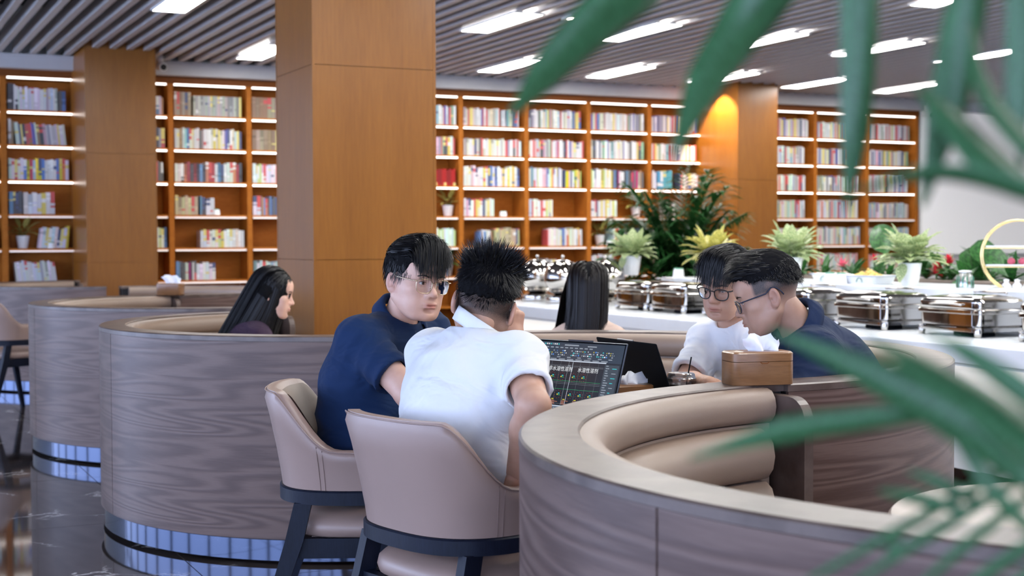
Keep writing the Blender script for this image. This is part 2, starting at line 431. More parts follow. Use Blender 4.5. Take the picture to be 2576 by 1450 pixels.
pillar(2.423, 15.4, 3.155, YB + .1, 'dark wood pillar at left between two bookcases', (0, 1.1, 2.25, ZC + 0.4))
pillar(10.62, 15.4, 11.24, YB + .1, 'wood pillar at right between bookcases behind the palm leaves', (0, 1.1, 2.1, ZC + 0.4))
for xx in (10.15,):
    l_ = bpy.data.lights.new('pillar_wash', 'SPOT'); l_.energy = 60; l_.spot_size = 1.5; l_.color = (1, .78, .5); l_.shadow_soft_size = 0.05
    lo = bpy.data.objects.new('pillar_wash', l_); COL.objects.link(lo); lo.location = (10.30, 15.75, 3.33)
    lo.rotation_euler = (0, math.radians(-28), 0)

# ------------------------------------------------------------------ bookcases
BX = [0.80, 1.705, 2.6, 3.505, 4.41, 5.31, 6.20, 7.10, 8.01, 8.912, 9.83, 10.72, 11.65, 12.55, 13.47, 14.39]
ZS = [3.10, 2.722, 2.347, 1.965, 1.588, 1.213, 0.84, 0.46]     # underside of each lit shelf
DEP = 0.36
def bookcase(i0, i1, lab):
    x0, x1 = BX[i0], BX[i1]
    t_ = thing('bookcase', lab, 'bookcase', (x0, YB, 0))
    def P(mb, name, mat): return mb.obj(name, mat, t_)
    P(MB().box(-.03, DEP, 0, x1 - x0 + .03, DEP + .03, 3.2), 'back_panel', M['case'])
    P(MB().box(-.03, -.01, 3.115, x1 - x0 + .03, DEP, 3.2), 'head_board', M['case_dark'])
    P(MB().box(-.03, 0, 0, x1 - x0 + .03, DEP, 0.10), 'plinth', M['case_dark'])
    for i in range(i0, i1 + 1):
        P(MB().box(BX[i] - x0 - .029, -.004, .1, BX[i] - x0 + .029, DEP, 3.115), 'divider', M['case'])
    for i in range(i0, i1):
        a, b_ = BX[i] - x0 + .03, BX[i + 1] - x0 - .03
        for k, z in enumerate(ZS):
            if k: P(MB().box(a, 0.006, z + .014, b_, DEP, z + .036), 'shelf', M['case'])
            if k < 7: P(MB().box(a + .012, -0.001, z - .003, b_ - .012, .017, z + .0135), 'light_strip', M['strip' if k < 4 else 'strip_low'])
    return t_
bookcase(0, 2, 'leftmost lit bookcase, left of the far dark pillar')
bookcase(3, 5, 'lit bookcase between the far dark pillar and the near pillar')
bookcase(7, 11, 'wide lit bookcase in the middle, right of the near pillar')
bookcase(12, 15, 'lit bookcase at the right end, beside the white wall')
MB().box(5.35, YB, 0, 7.06, YB + .3, 3.2).obj('wall_infill', M['case'])['kind'] = 'structure'
for a, b_ in ((2.60, 2.63), (3.12, 3.47), (10.0, 10.0)): pass
for a, b_ in ((1.74, 2.43), (3.15, 3.475), (9.86, 10.62), (11.24, 11.62)):
    pass

# ------------------------------------------------------------------ books
PAL = {'mix': [((.72, .72, .70), 9), ((.62, .60, .55), 5), ((.55, .60, .66), 3), ((.60, .12, .14), 2), ((.10, .18, .42), 2), ((.75, .68, .50), 2), ((.08, .09, .12), 2), ((.25, .45, .30), 1),
               ((.30, .52, .60), 1), ((.62, .35, .42), 1), ((.35, .22, .14), 1), ((.72, .58, .12), 1), ((.30, .28, .38), 1)],
       'bright': [((.76, .62, .06), 4), ((.78, .78, .78), 5), ((.75, .30, .10), 3), ((.12, .25, .60), 2), ((.35, .52, .12), 2), ((.60, .08, .12), 2), ((.45, .58, .66), 2)],
       'white': [((.78, .78, .79), 10), ((.66, .74, .80), 3), ((.72, .70, .62), 2), ((.12, .22, .50), 1), ((.70, .45, .50), 1), ((.55, .66, .30), 1), ((.75, .60, .15), 1)],
       'grey': [((.46, .45, .43), 10), ((.50, .48, .44), 5)], 'buff': [((.56, .50, .30), 6), ((.50, .42, .28), 3)], 'oldset': [((.42, .33, .24), 2), ((.30, .20, .13), 2)],
       'red': [((.45, .03, .035), 1)], 'dark': [((.09, .09, .11), 5), ((.36, .06, .08), 2), ((.15, .30, .50), 2), ((.70, .70, .68), 3), ((.60, .25, .15), 1)],
       'teal': [((.10, .40, .55), 1)], 'pale': [((.72, .73, .76), 1)], 'kids': [((.62, .68, .66), 4), ((.45, .60, .58), 3), ((.66, .40, .45), 2), ((.68, .62, .40), 3), ((.35, .45, .55), 2), ((.70, .70, .70), 4)]}
CN = [('white', (.76, .76, .76)), ('grey', (.46, .45, .44)), ('pale blue', (.60, .68, .76)), ('red', (.55, .08, .10)), ('navy blue', (.10, .20, .45)), ('cream', (.72, .68, .52)), ('black', (.08, .08, .1)),
      ('green', (.28, .48, .24)), ('teal', (.2, .45, .55)), ('pink', (.66, .40, .45)), ('brown', (.36, .26, .18)), ('yellow', (.75, .62, .1)), ('violet', (.30, .27, .38)), ('orange', (.75, .30, .10)), ('buff', (.55, .48, .30))]
def cname(c): return min(CN, key=lambda q: sum((a - b) ** 2 for a, b in zip(q[1], c)))[0]
_bm = {}
def bookmat(c, k):
    key = (tuple(round(x, 2) for x in c), k)
    if key not in _bm:
        m_, t, b = nt('book_cover'); setp(b, rough=0.5)
        tc = N(t, 'ShaderNodeTexCoord'); sx = N(t, 'ShaderNodeSeparateXYZ'); t.links.new(tc.outputs['Generated'], sx.inputs[0])
        r = random.Random(hash(key) & 0xffff)
        c2 = r.choice([(.75, .75, .74), (.08, .1, .2), tuple(x * .6 for x in c), (.6, .1, .1), (.7, .6, .2), tuple(min(1, x * 1.25) for x in c)])
        a = r.uniform(.12, .75); ww = r.choice([.06, .1, .18])
        rp = ramp(t, [(0, c), (a, c2), (a + ww, c), (min(.99, a + ww + .1), c2 if k % 3 == 0 else c)], sx.outputs[2]); rp.color_ramp.interpolation = 'CONSTANT'
        t.links.new(rp.outputs[0], b.inputs['Base Color']); _bm[key] = m_
    return _bm[key]
M['pages'] = plain('book_pages', (.70, .67, .60), .8, var=0)
BOOKS = []     # (x, width, height, depth, z, lean, colour, bay, row)
def fill(bay, row, pal, f0=0.02, f1=0.98, h=None, wd=None, lean=0.0, jit=0.03):
    x0, x1 = BX[bay] + .033, BX[bay + 1] - .033
    a = x0 + (x1 - x0) * f0; e = x0 + (x1 - x0) * f1; z = ZS[row + 1] + .036
    h0 = h or rnd.uniform(.215, .25)
    while True:
        ww = wd * rnd.uniform(.92, 1.08) if wd else rnd.choice([.014, .018, .02, .024, .028, .033, .04])
        if a + ww > e: break
        c = rnd.choices([p[0] for p in PAL[pal]], [p[1] for p in PAL[pal]])[0]
        c = tuple(min(.8, max(.008, .88 * x * rnd.uniform(.88, 1.1))) for x in c)
        hh = h0 * (1 + rnd.uniform(-jit * 3, jit * 1.5))
        BOOKS.append((a, ww, min(.29, hh), rnd.uniform(.15, .19), z, lean if lean else (rnd.uniform(-.02, .02) if rnd.random() < .2 else 0), c, bay, row))
        a += ww + .0015
for bay in range(7, 11):
    fill(bay, 0, 'mix', .02, rnd.uniform(.93, .98)); fill(bay, 1, 'mix', .02, rnd.uniform(.92, .98)); 
for bay in range(12, 15):
    for r_ in range(0, 7): fill(bay, r_, 'mix' if r_ < 3 else 'kids', .02, rnd.uniform(.84, .95), wd=.02 if r_ > 2 else None)
fill(7, 2, 'white', .02, .97, h=.25, wd=.032); fill(8, 2, 'white', .02, .62, h=.25); fill(8, 2, 'bright', .62, .95, h=.225)
fill(9, 2, 'white', .02, .4, h=.25); fill(9, 2, 'dark', .4, .95, h=.235); fill(10, 2, 'pale', .02, .12, h=.24); fill(10, 2, 'teal', .13, .45, h=.24, wd=.045); fill(10, 2, 'white', .55, .95, h=.21)
fill(7, 3, 'white', .02, .52, h=.22, wd=.03); fill(8, 3, 'white', .02, .46, h=.22); fill(9, 3, 'white', .02, .52, h=.22); fill(10, 3, 'white', .3, .5, h=.21)
fill(7, 4, 'dark', .28, .5, h=.20); fill(7, 4, 'buff', .52, .96, h=.235); fill(8, 4, 'white', .33, .96, h=.225); fill(9, 4, 'bright', .38, .62, h=.22); fill(9, 4, 'mix', .62, .95, h=.22)
fill(8, 5, 'dark', .02, .5, h=.2); fill(9, 5, 'pale', .02, .45, h=.25, wd=.02); fill(10, 5, 'kids', .05, .9, h=.22)
fill(0, 0, 'mix', .3, .97); fill(0, 1, 'mix', .3, .97); fill(0, 2, 'white', .3, .95); fill(0, 4, 'white', .5, .95); fill(0, 3, 'dark', .3, .8)
BX_left = 1
fill(1, 0, 'dark', .02, .16, h=.275); fill(1, 0, 'white', .15, .66, h=.245); fill(1, 0, 'dark', .66, .99, h=.22)
fill(1, 1, 'oldset', .02, .12, h=.28); fill(1, 1, 'mix', .12, .99, h=.235, lean=-.10); fill(1, 2, 'bright', .02, .97, h=.23, wd=.03)
fill(1, 3, 'dark', .02, .2, h=.24); fill(1, 3, 'white', .2, .62, h=.24, wd=.045); fill(1, 4, 'white', .38, .72, h=.225, wd=.03, lean=.13); fill(1, 4, 'bright', .72, .97, h=.235, lean=.10)
fill(1, 5, 'pale', .10, .62, h=.23, wd=.025, lean=-.12)
fill(3, 0, 'oldset', .02, .26, h=.27, wd=.03, jit=.005); fill(3, 0, 'grey', .28, .97, h=.235, wd=.026, jit=.006); fill(3, 1, 'mix', .02, .97, h=.23, wd=.026)
fill(3, 2, 'dark', .02, .97, h=.225, wd=.034); fill(3, 3, 'buff', .02, .36, h=.215, wd=.035); fill(3, 3, 'dark', .36, .44, h=.21); fill(3, 3, 'pale', .44, .6, h=.2, wd=.045)
fill(3, 4, 'white', .36, .98, h=.205, wd=.033); fill(3, 5, 'dark', .02, .3, h=.215); fill(3, 5, 'pale', .30, .57, h=.20, wd=.035)
fill(4, 0, 'oldset', .02, .97, h=.245, wd=.045, jit=.005); fill(4, 1, 'oldset', .02, .97, h=.24, wd=.045, jit=.005); fill(4, 2, 'white', .02, .6, h=.22)
fill(4, 3, 'white', .02, .13, h=.23, wd=.045); fill(4, 3, 'dark', .13, .6, h=.215); fill(4, 5, 'kids', .02, .6, h=.21)
# partly hidden narrow bays beside the pillars
BX2 = {2: (3.175, 3.46), 6: (6.62, 7.06)}
def fillx(x0, x1, row, pal, h, wd=None):
    BX.append(x0 - .033); BX.append(x1 + .033); fill(len(BX) - 2, row, pal, 0.02, .98, h=h, wd=wd); BX.pop(); BX.pop()
bookcase_extra = thing('bookcase', 'narrow lit bookcase bay just right of the far dark pillar', 'bookcase', (3.155, YB, 0))
bookcase_extra2 = thing('bookcase', 'narrow lit bookcase bay just right of the near pillar edge', 'bookcase', (6.30, YB, 0))
for t_, wdt in ((bookcase_extra, .318), (bookcase_extra2, .768)):
    MB().box(0, DEP, 0, wdt, DEP + .03, 3.2).obj('back_panel', M['case'], t_)
    MB().box(0, -.01, 3.115, wdt, DEP, 3.2).obj('head_board', M['case_dark'], t_)
    for k, z in enumerate(ZS):
        if k: MB().box(0.002, 0.006, z + .014, wdt - .002, DEP, z + .036).obj('shelf', M['case'], t_)
        if k < 7: MB().box(.005, -.001, z - .003, wdt - .014, .017, z + .0135).obj('light_strip', M['strip' if k < 4 else 'strip_low'], t_)
bpy.data.objects.remove(bpy.data.objects['wall_infill'], do_unlink=True)
MB().box(5.35, YB, 0, 6.29, YB + .3, 3.2).obj('wall_infill', M['case'])['kind'] = 'structure'
fillx(3.165, 3.46, 0, 'dark', .21); fillx(3.165, 3.46, 1, 'mix', .24); fillx(3.165, 3.46, 2, 'dark', .225); fillx(3.165, 3.46, 4, 'white', .235, .03)
fillx(6.40, 7.06, 0, 'mix', .235); fillx(6.40, 7.06, 1, 'mix', .225); fillx(6.40, 7.06, 2, 'red', .21, .03); fillx(6.40, 7.06, 4, 'white', .22, .026); fillx(6.45, 6.95, 5, 'bright', .2)

def book_mesh(b):
    x, ww, hh, dd, z, lean, c, bay, row = b
    mb = MB(); t = .0022
    # spine side faces the room (-y); covers wrap a recessed page block
    mb.box(0, 0, 0, ww, t * 1.4, hh, 0); mb.box(0, t, 0, t, dd, hh, 0); mb.box(ww - t, t, 0, ww, dd, hh, 0)
    mb.box(t, t, .003, ww - t, dd - .004, hh - .004, 1)
    return mb
BOOKS = [b for b in BOOKS if not (2.36 < b[0] < 3.16 or 10.58 < b[0] < 11.26)]
def area(b):
    p = np.array([b[0], YB, b[4]]) - np.array([0, 0, HC]); c = CAM @ p; d = c[2]
    px = 1288 + F * c[0] / d
    hid = px < 0 or px > 2576 or 700 < px < 1098 and False
    return (0 if hid else 1) * b[1] * b[2] / d ** 2
def pxof(p):
    c = CAM @ (np.array(p) - np.array([0, 0, HC])); return 1288 + F * c[0] / c[2], 725 + F * c[1] / c[2]
def seen(b):
    px, py = pxof((b[0] + b[1] / 2, YB, b[4] + .1))
    if px < 0 or px > 2330: return False
    for a, e in ((177, 394), (695, 1098), (1755, 1954)):
        if a < px < e: return False
    if py > 716: return False
    return True
order = sorted(range(len(BOOKS)), key=lambda i: -(area(BOOKS[i]) if seen(BOOKS[i]) else 0))
single = set(order[:300])
ordn = lambda n: {1: '1st', 2: '2nd', 3: '3rd'}.get(n, ('%dth' % n) if n not in (21, 22, 23, 31, 32, 33) else '%d%s' % (n, {1: 'st', 2: 'nd', 3: 'rd'}[n % 10]))
rown = ['top', 'second', 'third', 'fourth', 'fifth', 'sixth', 'seventh']
cnt = {}; stuff = {}
byb = {}
for i, b in enumerate(BOOKS): byb.setdefault((b[7], b[8]), []).append(i)
bayn = {1: 'bay left of far pillar', 0: 'bay at left photo edge', 3: 'first bay right of far pillar', 4: 'second bay right of far pillar', 7: 'first wide middle bay', 8: 'second wide middle bay', 9: 'third wide middle bay',
        10: 'fourth middle bay', 12: 'first bay of right bookcase', 13: 'second bay of right bookcase', 14: 'last bay of right bookcase', 16: 'narrow bay by pillar'}
for key, idx in byb.items():
    idx.sort(key=lambda i: BOOKS[i][0])
    for n_, i in enumerate(idx):
        b = BOOKS[i]
        if i in single:
            mb = book_mesh(b)
            o = mb.obj('book', [bookmat(b[6], i % 4), M['pages']])
            off = b[2] * sin(abs(b[5]))
            o.location = (b[0], YB + .03 + (i * 37 % 10) * .001, b[4] + (b[1] * sin(b[5]) if b[5] > 0 else 0)); o.rotation_euler = (0, b[5], 0)
            place = bayn[b[7]] if b[7] != 16 else ('narrow bay by far pillar' if b[0] < 4 else 'narrow bay by near pillar')
            tag(o, '%s book, %s from left, %s shelf, %s' % (cname(b[6]), ordn(n_ + 1), rown[b[8]], place), 'book', 'books on the lit shelves')
        else:
            stuff.setdefault('all', []).append(i)
mbs = MB(); mats = []; mi = {}
for i in stuff['all']:
    b = BOOKS[i]; m_ = bookmat(tuple(round(x * 8) / 8 for x in b[6]), i % 4)
    if m_.name not in mi: mi[m_.name] = len(mats); mats.append(m_)
    k = mi[m_.name]
    x, ww, hh, dd, z, lean = b[:6]; s_, c_ = sin(lean), cos(lean)
    vs = []
    for zz in (0, hh):
        for yy in (0, dd):
            for xx in (0, ww): vs.append((x + xx * c_ + zz * s_, YB + .03 + yy, z + zz * c_ - xx * s_ + max(0, ww * s_)))
    mbs.add(vs, [(0, 2, 3, 1), (4, 5, 7, 6), (0, 1, 5, 4), (2, 6, 7, 3), (0, 4, 6, 2), (1, 3, 7, 5)], k)
# spine bands for the joined books come from geometry: a thin proud label on every other spine
so = mbs.obj('distant_books', mats); so['kind'] = 'stuff'
so['label'] = 'rows of further assorted books filling the lit shelves'; so['category'] = 'books'
# ------------------------------------------------------------------ curved booths
HB, RO, RI = 0.925, 1.21, 1.09
def arc_sweep(prof, a0, a1, n, closed=True, uvscale=False, R=RO):
    """prof: list of (radius, z); swept about the origin from a0 to a1 degrees"""
    mb = MB(); rows = []; uvs = []
    pl = [0.0]
    P = prof + ([prof[0]] if closed else [])
    for i in range(1, len(P)): pl.append(pl[-1] + math.hypot(P[i][0] - P[i - 1][0], P[i][1] - P[i - 1][1]))
    for i in range(n + 1):
        a = math.radians(a0 + (a1 - a0) * i / n)
        rows.append([(r * cos(a), r * sin(a), z) for r, z in P]); uvs.append([(a * R, z) for r, z in P])
    mb.grid(rows, 0, uvs)
    if closed:
        k = len(prof)
        for i, rev in ((0, False), (n, True)):
            vs = rows[i][:k]; ix = list(range(k))
            mb.add(vs, [tuple(ix if rev else ix[::-1])], 0, [(uvs[i][j][0] + prof[j][0], prof[j][1]) for j in range(k)])
    return mb
def roll(r_out, r_in, z0, z1, b=0.02, n=6):
    """rounded upholstery profile between heights z0..z1, bulging towards the seat"""
    p = [(r_out, z0), (r_out, z1)]
    for i in range(n + 1):
        t = PI / 2 - PI * i / n
        p.append((r_in + b - b * cos(t) * 1.0 - 0.0, (z0 + z1) / 2 + (z1 - z0) / 2 * sin(t)))
    return p
def booth(cx, cy, a0, a1, lab, seam, panel_end=None, name='booth_sofa'):
    t_ = thing(name, lab, 'booth sofa', (cx, cy, 0), 0)
    segs = [(a0, seam), (seam, a1)]
    for s0, s1 in segs:
        n = max(8, int(abs(s1 - s0) / 2.5)); e = 0.12
        arc_sweep([(RO, 0.105), (RO, HB - .022), (RO - .012, HB - .022), (RO - .012, 0.105)], s0 + e, s1 - e, n).obj('veneer_panel', M['booth'], t_, True, sharp=30)
    n = int((a1 - a0) / 2.5)
    arc_sweep([(RO + .001, HB - .021), (RO + .001, HB - .004), (RO - .004, HB), (RI + .004, HB), (RI, HB - .004), (RI, HB - .021)], a0, a1, n).obj('rim_cap', M['rim'], t_, True, sharp=35)
    arc_sweep([(RO - .014, 0.02), (RO - .014, HB - .023), (RI + .01, HB - .023), (RI + .01, 0.02)], a0 + .3, a1 - .3, n).obj('wall_core', M['dark'], t_, True, sharp=30)
    arc_sweep([(RO - .010, 0.016), (RO - .010, 0.100), (RO - .0135, 0.100), (RO - .0135, 0.016)], a0, a1, n).obj('kick_plate', M['kick'], t_, True, sharp=30)
    u0, u1 = a0 + 4.0, a1 - 3.0
    arc_sweep(roll(RI + .008, RI - .055, .828, .918, .035), u0, u1, n).obj('back_roll', M['leather'], t_, True, sharp=60)
    arc_sweep([(RI + .008, .36), (RI + .008, .828), (RI - .028, .828), (RI - .028, .36)], u0, u1, n).obj('back_board', M['leather'], t_, True, sharp=60)
    arc_sweep(roll(RI - .028, RI - .115, .690, .822, .05), u0 + 3.5, u1 - 3.5, n).obj('back_cushion', M['leather'], t_, True, sharp=70)
    arc_sweep(roll(RI - .028, RI - .125, .470, .688, .04), u0 + 3.5, u1 - 3.5, n).obj('lumbar_cushion', M['leather'], t_, True, sharp=70)
    arc_sweep([(RI - .03, .34), (RI - .03, .455), (RI - .12, .468), (RI - .40, .470), (RI - .455, .462), (RI - .475, .44), (RI - .475, .36), (RI - .45, .34)], u0 + 3, u1 - 3, n).obj('seat_cushion', M['leather'], t_, True, sharp=50)
    arc_sweep([(RI - .03, .02), (RI - .03, .338), (RI - .42, .338), (RI - .42, .02)], u0 + 2.5, u1 - 2.5, n).obj('seat_base', M['booth'], t_, True, sharp=50)
    for a in (panel_end or []):
        ar = math.radians(a); rr0, rr1 = RI + .012, RI - .15
        pr = [(rr0, .02), (rr0, HB - .024), (rr1 + .06, HB - .024)] + [(rr1 + .06 - .06 * sin(k * PI / 12), HB - .084 + .06 * cos(k * PI / 12)) for k in range(1, 7)] + [(rr1, .02)]
        da = 0.017 / RI
        mb = MB()
        rings = [[(r * cos(ar + s * da), r * sin(ar + s * da), z) for r, z in pr] for s in (-1, 1)]
        mb.loft(rings, True); mb.obj('end_panel', M['rim'], t_)
    return t_
AC, BC, CC, EC, FC, GC = (2.30, 1.975), (2.30, 4.255), (2.30, 6.53), (2.32, 9.30), (2.32, 11.58), (2.32, 13.86)
booth(*AC, 92, 268, 'nearest curved wood booth at lower right, empty, with taupe leather inside', 188, [94.6])
booth(*BC, -92, 92, 'curved booth of the seated group, opening to the chairs at left', -20, [-88])
booth(*CC, 92, 268, 'curved wood booth where the woman in purple sits, left of centre', 187, [93])
booth(*EC, 92, 262, 'second curved wood booth from the left front, carrying a tissue box', 187, [94.6])
booth(*FC, -92, 92, 'far booth whose pale leather back shows behind the tissue box', 20, [-88])
booth(*GC, 92, 262, 'farthest curved booth at the left edge behind the lone chair', 187, [93])

def table(c, lab, r=0.60, z=0.735):
    t_ = thing('round_table', lab, 'table', (c[0], c[1], 0))
    MB().lathe([(r - .012, z - .028), (r, z - .022), (r, z - .006), (r - .006, z)], n=72).obj('tabletop', M['tabletop'], t_, True, sharp=40)
    MB().lathe([(r - .03, z - .062), (r - .02, z - .058), (r - .02, z - .029), (r - .03, z - .029)], n=60).obj('table_edge', M['blackwood'], t_, True, sharp=40)
    MB().lathe([(.045, .03), (.045, z - .062)], n=24).obj('table_column', M['blackwood'], t_, True, sharp=40)
    MB().lathe([(.28, 0.0), (.28, .015), (.06, .03)], n=40).obj('table_base', M['blackwood'], t_, True, sharp=30)
    return t_
TB = (2.24, 4.20)
table((2.36, 2.0), 'round cream marble table inside the nearest empty booth', 0.50)
table(TB, 'round table with laptops where the four men sit', 0.66)
table(CC, 'round table in the booth of the woman in purple')
table(EC, 'round table in the second booth, hidden by its wall', 0.55)
table(FC, 'round table in the far booth by the lone chair', 0.55)

# ------------------------------------------------------------------ dining chairs
def ss(a, b, x):
    t = min(1, max(0, (x - a) / (b - a))); return t * t * (3 - 2 * t)
def make_chair(lab, loc, rz, group):
    t_ = thing('dining_chair', lab, 'chair', loc, rz, group)
    def plan(th, k=1.0, fl=0.0):
        e = 0.72; s_, c_ = sin(th), cos(th)
        x = (0.232 * k + fl) * math.copysign(abs(s_) ** e, s_)
        y = -(0.228 * k + fl) * (math.copysign(abs(c_) ** e, c_)) if c_ > 0 else (0.275 * k) * abs(c_) ** 0.9
        return x, y
    rows = []; nth = 56; A = math.radians(128)
    for i in range(nth + 1):
        th = -A + 2 * A * i / nth; at_ = abs(math.degrees(th))
        top = 0.862 - (0.862 - 0.690) * ss(34, 82, at_) - 0.05 * ss(84, 128, at_)
        zb = 0.572; hN = (top - zb); row = []
        lean = 0.055 * (1 - ss(70, 120, at_)) * hN / .29
        thk = 0.026
        for u, side in ((0, 1), (.12, 1), (.4, 1), (.7, 1), (.93, 1), (1.0, .55), (1.0, -.55), (.93, -1), (.7, -1), (.4, -1), (0, -1)):
            x, y = plan(th, 1.0, side * thk + lean * u ** 1.2)
            z = zb + hN * u - (0.008 if abs(side) == 1 and u == .93 else 0)
            row.append((x, y, z))
        rows.append(row)
    mb = MB(); mb.grid([r + [r[0]] for r in rows]); mb.add(rows[0], [tuple(range(11))]); mb.add(rows[-1], [tuple(range(10, -1, -1))])
    mb.obj('backrest_shell', M['leather_out'], t_, True, sharp=70)
    # inner pad, darker taupe
    r2 = []
    for i in range(nth + 1):
        th = (-A + .03) + 2 * (A - .03) * i / nth; at_ = abs(math.degrees(th))
        top = 0.862 - (0.862 - 0.690) * ss(34, 82, at_) - 0.05 * ss(84, 128, at_) - .012
        hN = top - .572; lean = 0.055 * (1 - ss(70, 120, at_)) * hN / .29
        r2.append([(*plan(th, 1.0, -.026 - d + lean * u ** 1.2), .572 + hN * u) for u, d in ((0, .001), (.05, .012), (.5, .016), (.9, .01), (1, .001))])
    MB().grid(r2).obj('inner_pad', M['leather'], t_, True)
    for sgn in (-1, 1):
        for off in (-.008, .008):
            th = sgn * (math.radians(72)) + off / .27; at_ = abs(math.degrees(th)); top = 0.862 - .172 * ss(34, 82, at_)
            lean = 0.055 * (1 - ss(70, 120, at_)) * (top - .572) / .29
            MB().tube([(*plan(th, 1.0, .0265 + lean * u ** 1.2), .572 + (top - .572) * u) for u in (0.0, .12, .4, .7, .92)], .0011, 4).obj('seam', M['stitch'], t_)
    pip = []
    for i in range(nth + 1):
        th = -A + 2 * A * i / nth; at_ = abs(math.degrees(th))
        top = 0.862 - (0.862 - 0.690) * ss(34, 82, at_) - 0.05 * ss(84, 128, at_); lean = 0.055 * (1 - ss(70, 120, at_)) * (top - .572) / .29
        pip.append((*plan(th, 1.0, .020 + lean), top - .004))
    MB().tube(pip, .0022, 5).obj('piping', M['leather_out'], t_, True)
    rows = []
    for i in range(nth + 1):
        th = -A + 2 * A * i / nth
        rows.append([(*plan(th, 1.0, f), z) for f, z in ((.034, .530), (.034, .567), (.030, .571), (-.020, .571), (-.020, .530), (.034, .530))])
    mb = MB(); mb.grid(rows); mb.add(rows[0][:5], [(0, 1, 2, 3, 4)]); mb.add(rows[-1][:5], [(4, 3, 2, 1, 0)])
    mb.obj('arm_band', M['blackwood'], t_, True, sharp=35)
    def se(r, n=40, e=.62, sy=1.0):
        return [(r * math.copysign(abs(cos(2 * PI * j / n)) ** e, cos(2 * PI * j / n)), r * sy * math.copysign(abs(sin(2 * PI * j / n)) ** e, sin(2 * PI * j / n)) + .01) for j in range(n)]
    rings = [[(x, y, z) for x, y in se(r)] for r, z in ((.212, .425), (.226, .432), (.231, .450), (.227, .470), (.212, .485), (.165, .496), (.08, .502), (.01, .503))]
    MB().loft(rings, True).obj('seat_cushion', M['leather_out'], t_, True, sharp=70)
    fr = MB()
    for a in ((-.212, -.212, .212, -.184), (-.212, .195, .212, .222), (-.216, -.184, -.188, .195), (.188, -.184, .216, .195)): fr.box(a[0], a[1], .365, a[2], a[3], .424)
    fr.obj('seat_frame', M['blackwood'], t_)
    for sx in (-1, 1):
        for pts in ([(sx * .214, -.172, .532, .026, .016), (sx * .219, -.198, .42, .027, .016), (sx * .238, -.335, 0.0, .015, .012)], [(sx * .228, .095, .532, .022, .016), (sx * .219, .175, .40, .024, .016), (sx * .212, .245, 0.0, .014, .012)]):
            rings = []
            for x, y, z, hy, hx in pts: rings.append([(x - hx, y - hy, z), (x + hx, y - hy, z), (x + hx, y + hy, z), (x - hx, y + hy, z)])
            MB().loft(rings[::-1], True).obj('leg', M['blackwood'], t_)
    return t_
G_CH = 'taupe leather dining chairs with black legs'
CH2 = (1.52, 3.425); CH1 = (1.49, 4.165)
ch2 = make_chair('taupe leather chair carrying the man in white, nearest the camera', (*CH2, 0), math.radians(14 - 90), G_CH)
dup(ch2, (*CH1, 0), math.radians(-24 - 90), 'taupe leather chair carrying the man in the navy polo with gold glasses', G_CH)
dup(ch2, (1.24, 11.58, 0), math.radians(28 - 90), 'lone empty taupe chair at the left edge of the photo', G_CH)
dup(ch2, (3.24, 5.98, 0), math.radians(95 - 90), 'chair hidden under the long haired woman seen from behind', G_CH)

# ------------------------------------------------------------------ things on table and rims
def tissue_box(p, rz, lab, sx=.19, sy=.105, sz=.085, tis=1.0, tsh=0, mat='walnut'):
    t_ = thing('tissue_box', lab, 'tissue box', p, rz, 'wooden tissue boxes')
    def rr(i, z, c=.02):
        o = []
        hx, hy = sx / 2 - i, sy / 2 - i
        for qx, qy, a0 in ((1, 1, 0), (-1, 1, 90), (-1, -1, 180), (1, -1, 270)):
            for k in range(4):
                a = math.radians(a0 + 30 * k); o.append((qx * (hx - c) + c * cos(a), qy * (hy - c) + c * sin(a), z))
        return o
    MB().loft([rr(.001, 0), rr(0, .002), rr(0, sz * .70), rr(.001, sz * .705)], True).obj('box_body', M[mat], t_, True, sharp=40)
    MB().loft([rr(.001, sz * .715), rr(0, sz * .72), rr(0, sz - .004), rr(.004, sz)], True).obj('box_lid', M[mat], t_, True, sharp=40)
    MB().tube([(-.012, -sy / 2 - .0003, sz * .705), (-.008, -sy / 2 - .0006, sz * .66), (.008, -sy / 2 - .0006, sz * .66), (.012, -sy / 2 - .0003, sz * .705)], .0012, 4).obj('finger_notch', M['case_dark'], t_)
    rs = random.Random(int(p[1] * 100)); rows = []
    W, H = .045 * tis, .05 * tis
    for i in range(9):
        v = i / 8; row = []
        for j in range(11):
            u = j / 10 * 2 - 1
            x = (0 if tsh else .018) + u * W * (1 + .35 * v) + tsh * v * v * .04 + .012 * tis * v * sin(3 * u + 1)
            y = .012 * sin(u * 5 + 2 * v) * (1 - .3 * v) + tsh * .02 * v * v + .006 * sin(7 * u + 5 * v)
            z = sz + H * v * (1 - .35 * abs(u + .3) ** 1.5) + .006 * v * sin(9 * u) + (-.028 * tis * max(0, u) ** 2 * v if tsh else 0)
            row.append((x, y, z))
        rows.append(row)
    MB().grid(rows).obj('tissue', M['tissue'], t_, True)
    return t_
p_ = onz(1930, 969, HB); tissue_box((p_[0], p_[1] + .045, HB), math.radians(-12), 'walnut tissue box standing on the rim where two near booths meet', .172, .10, .086, .88)
p_ = (2.215, 10.37); tissue_box((p_[0], p_[1], HB), math.radians(-30), 'pale wooden tissue box on the far booth rim, left of the purple shirt woman', .18, .12, .085, 1.2)
p_ = onz(1590, 1010, .737); tissue_box((2.245, 3.855, .7355), math.radians(-8), 'small wooden tissue box on the table between the two laptops', .145, .105, .118, .72, 1)

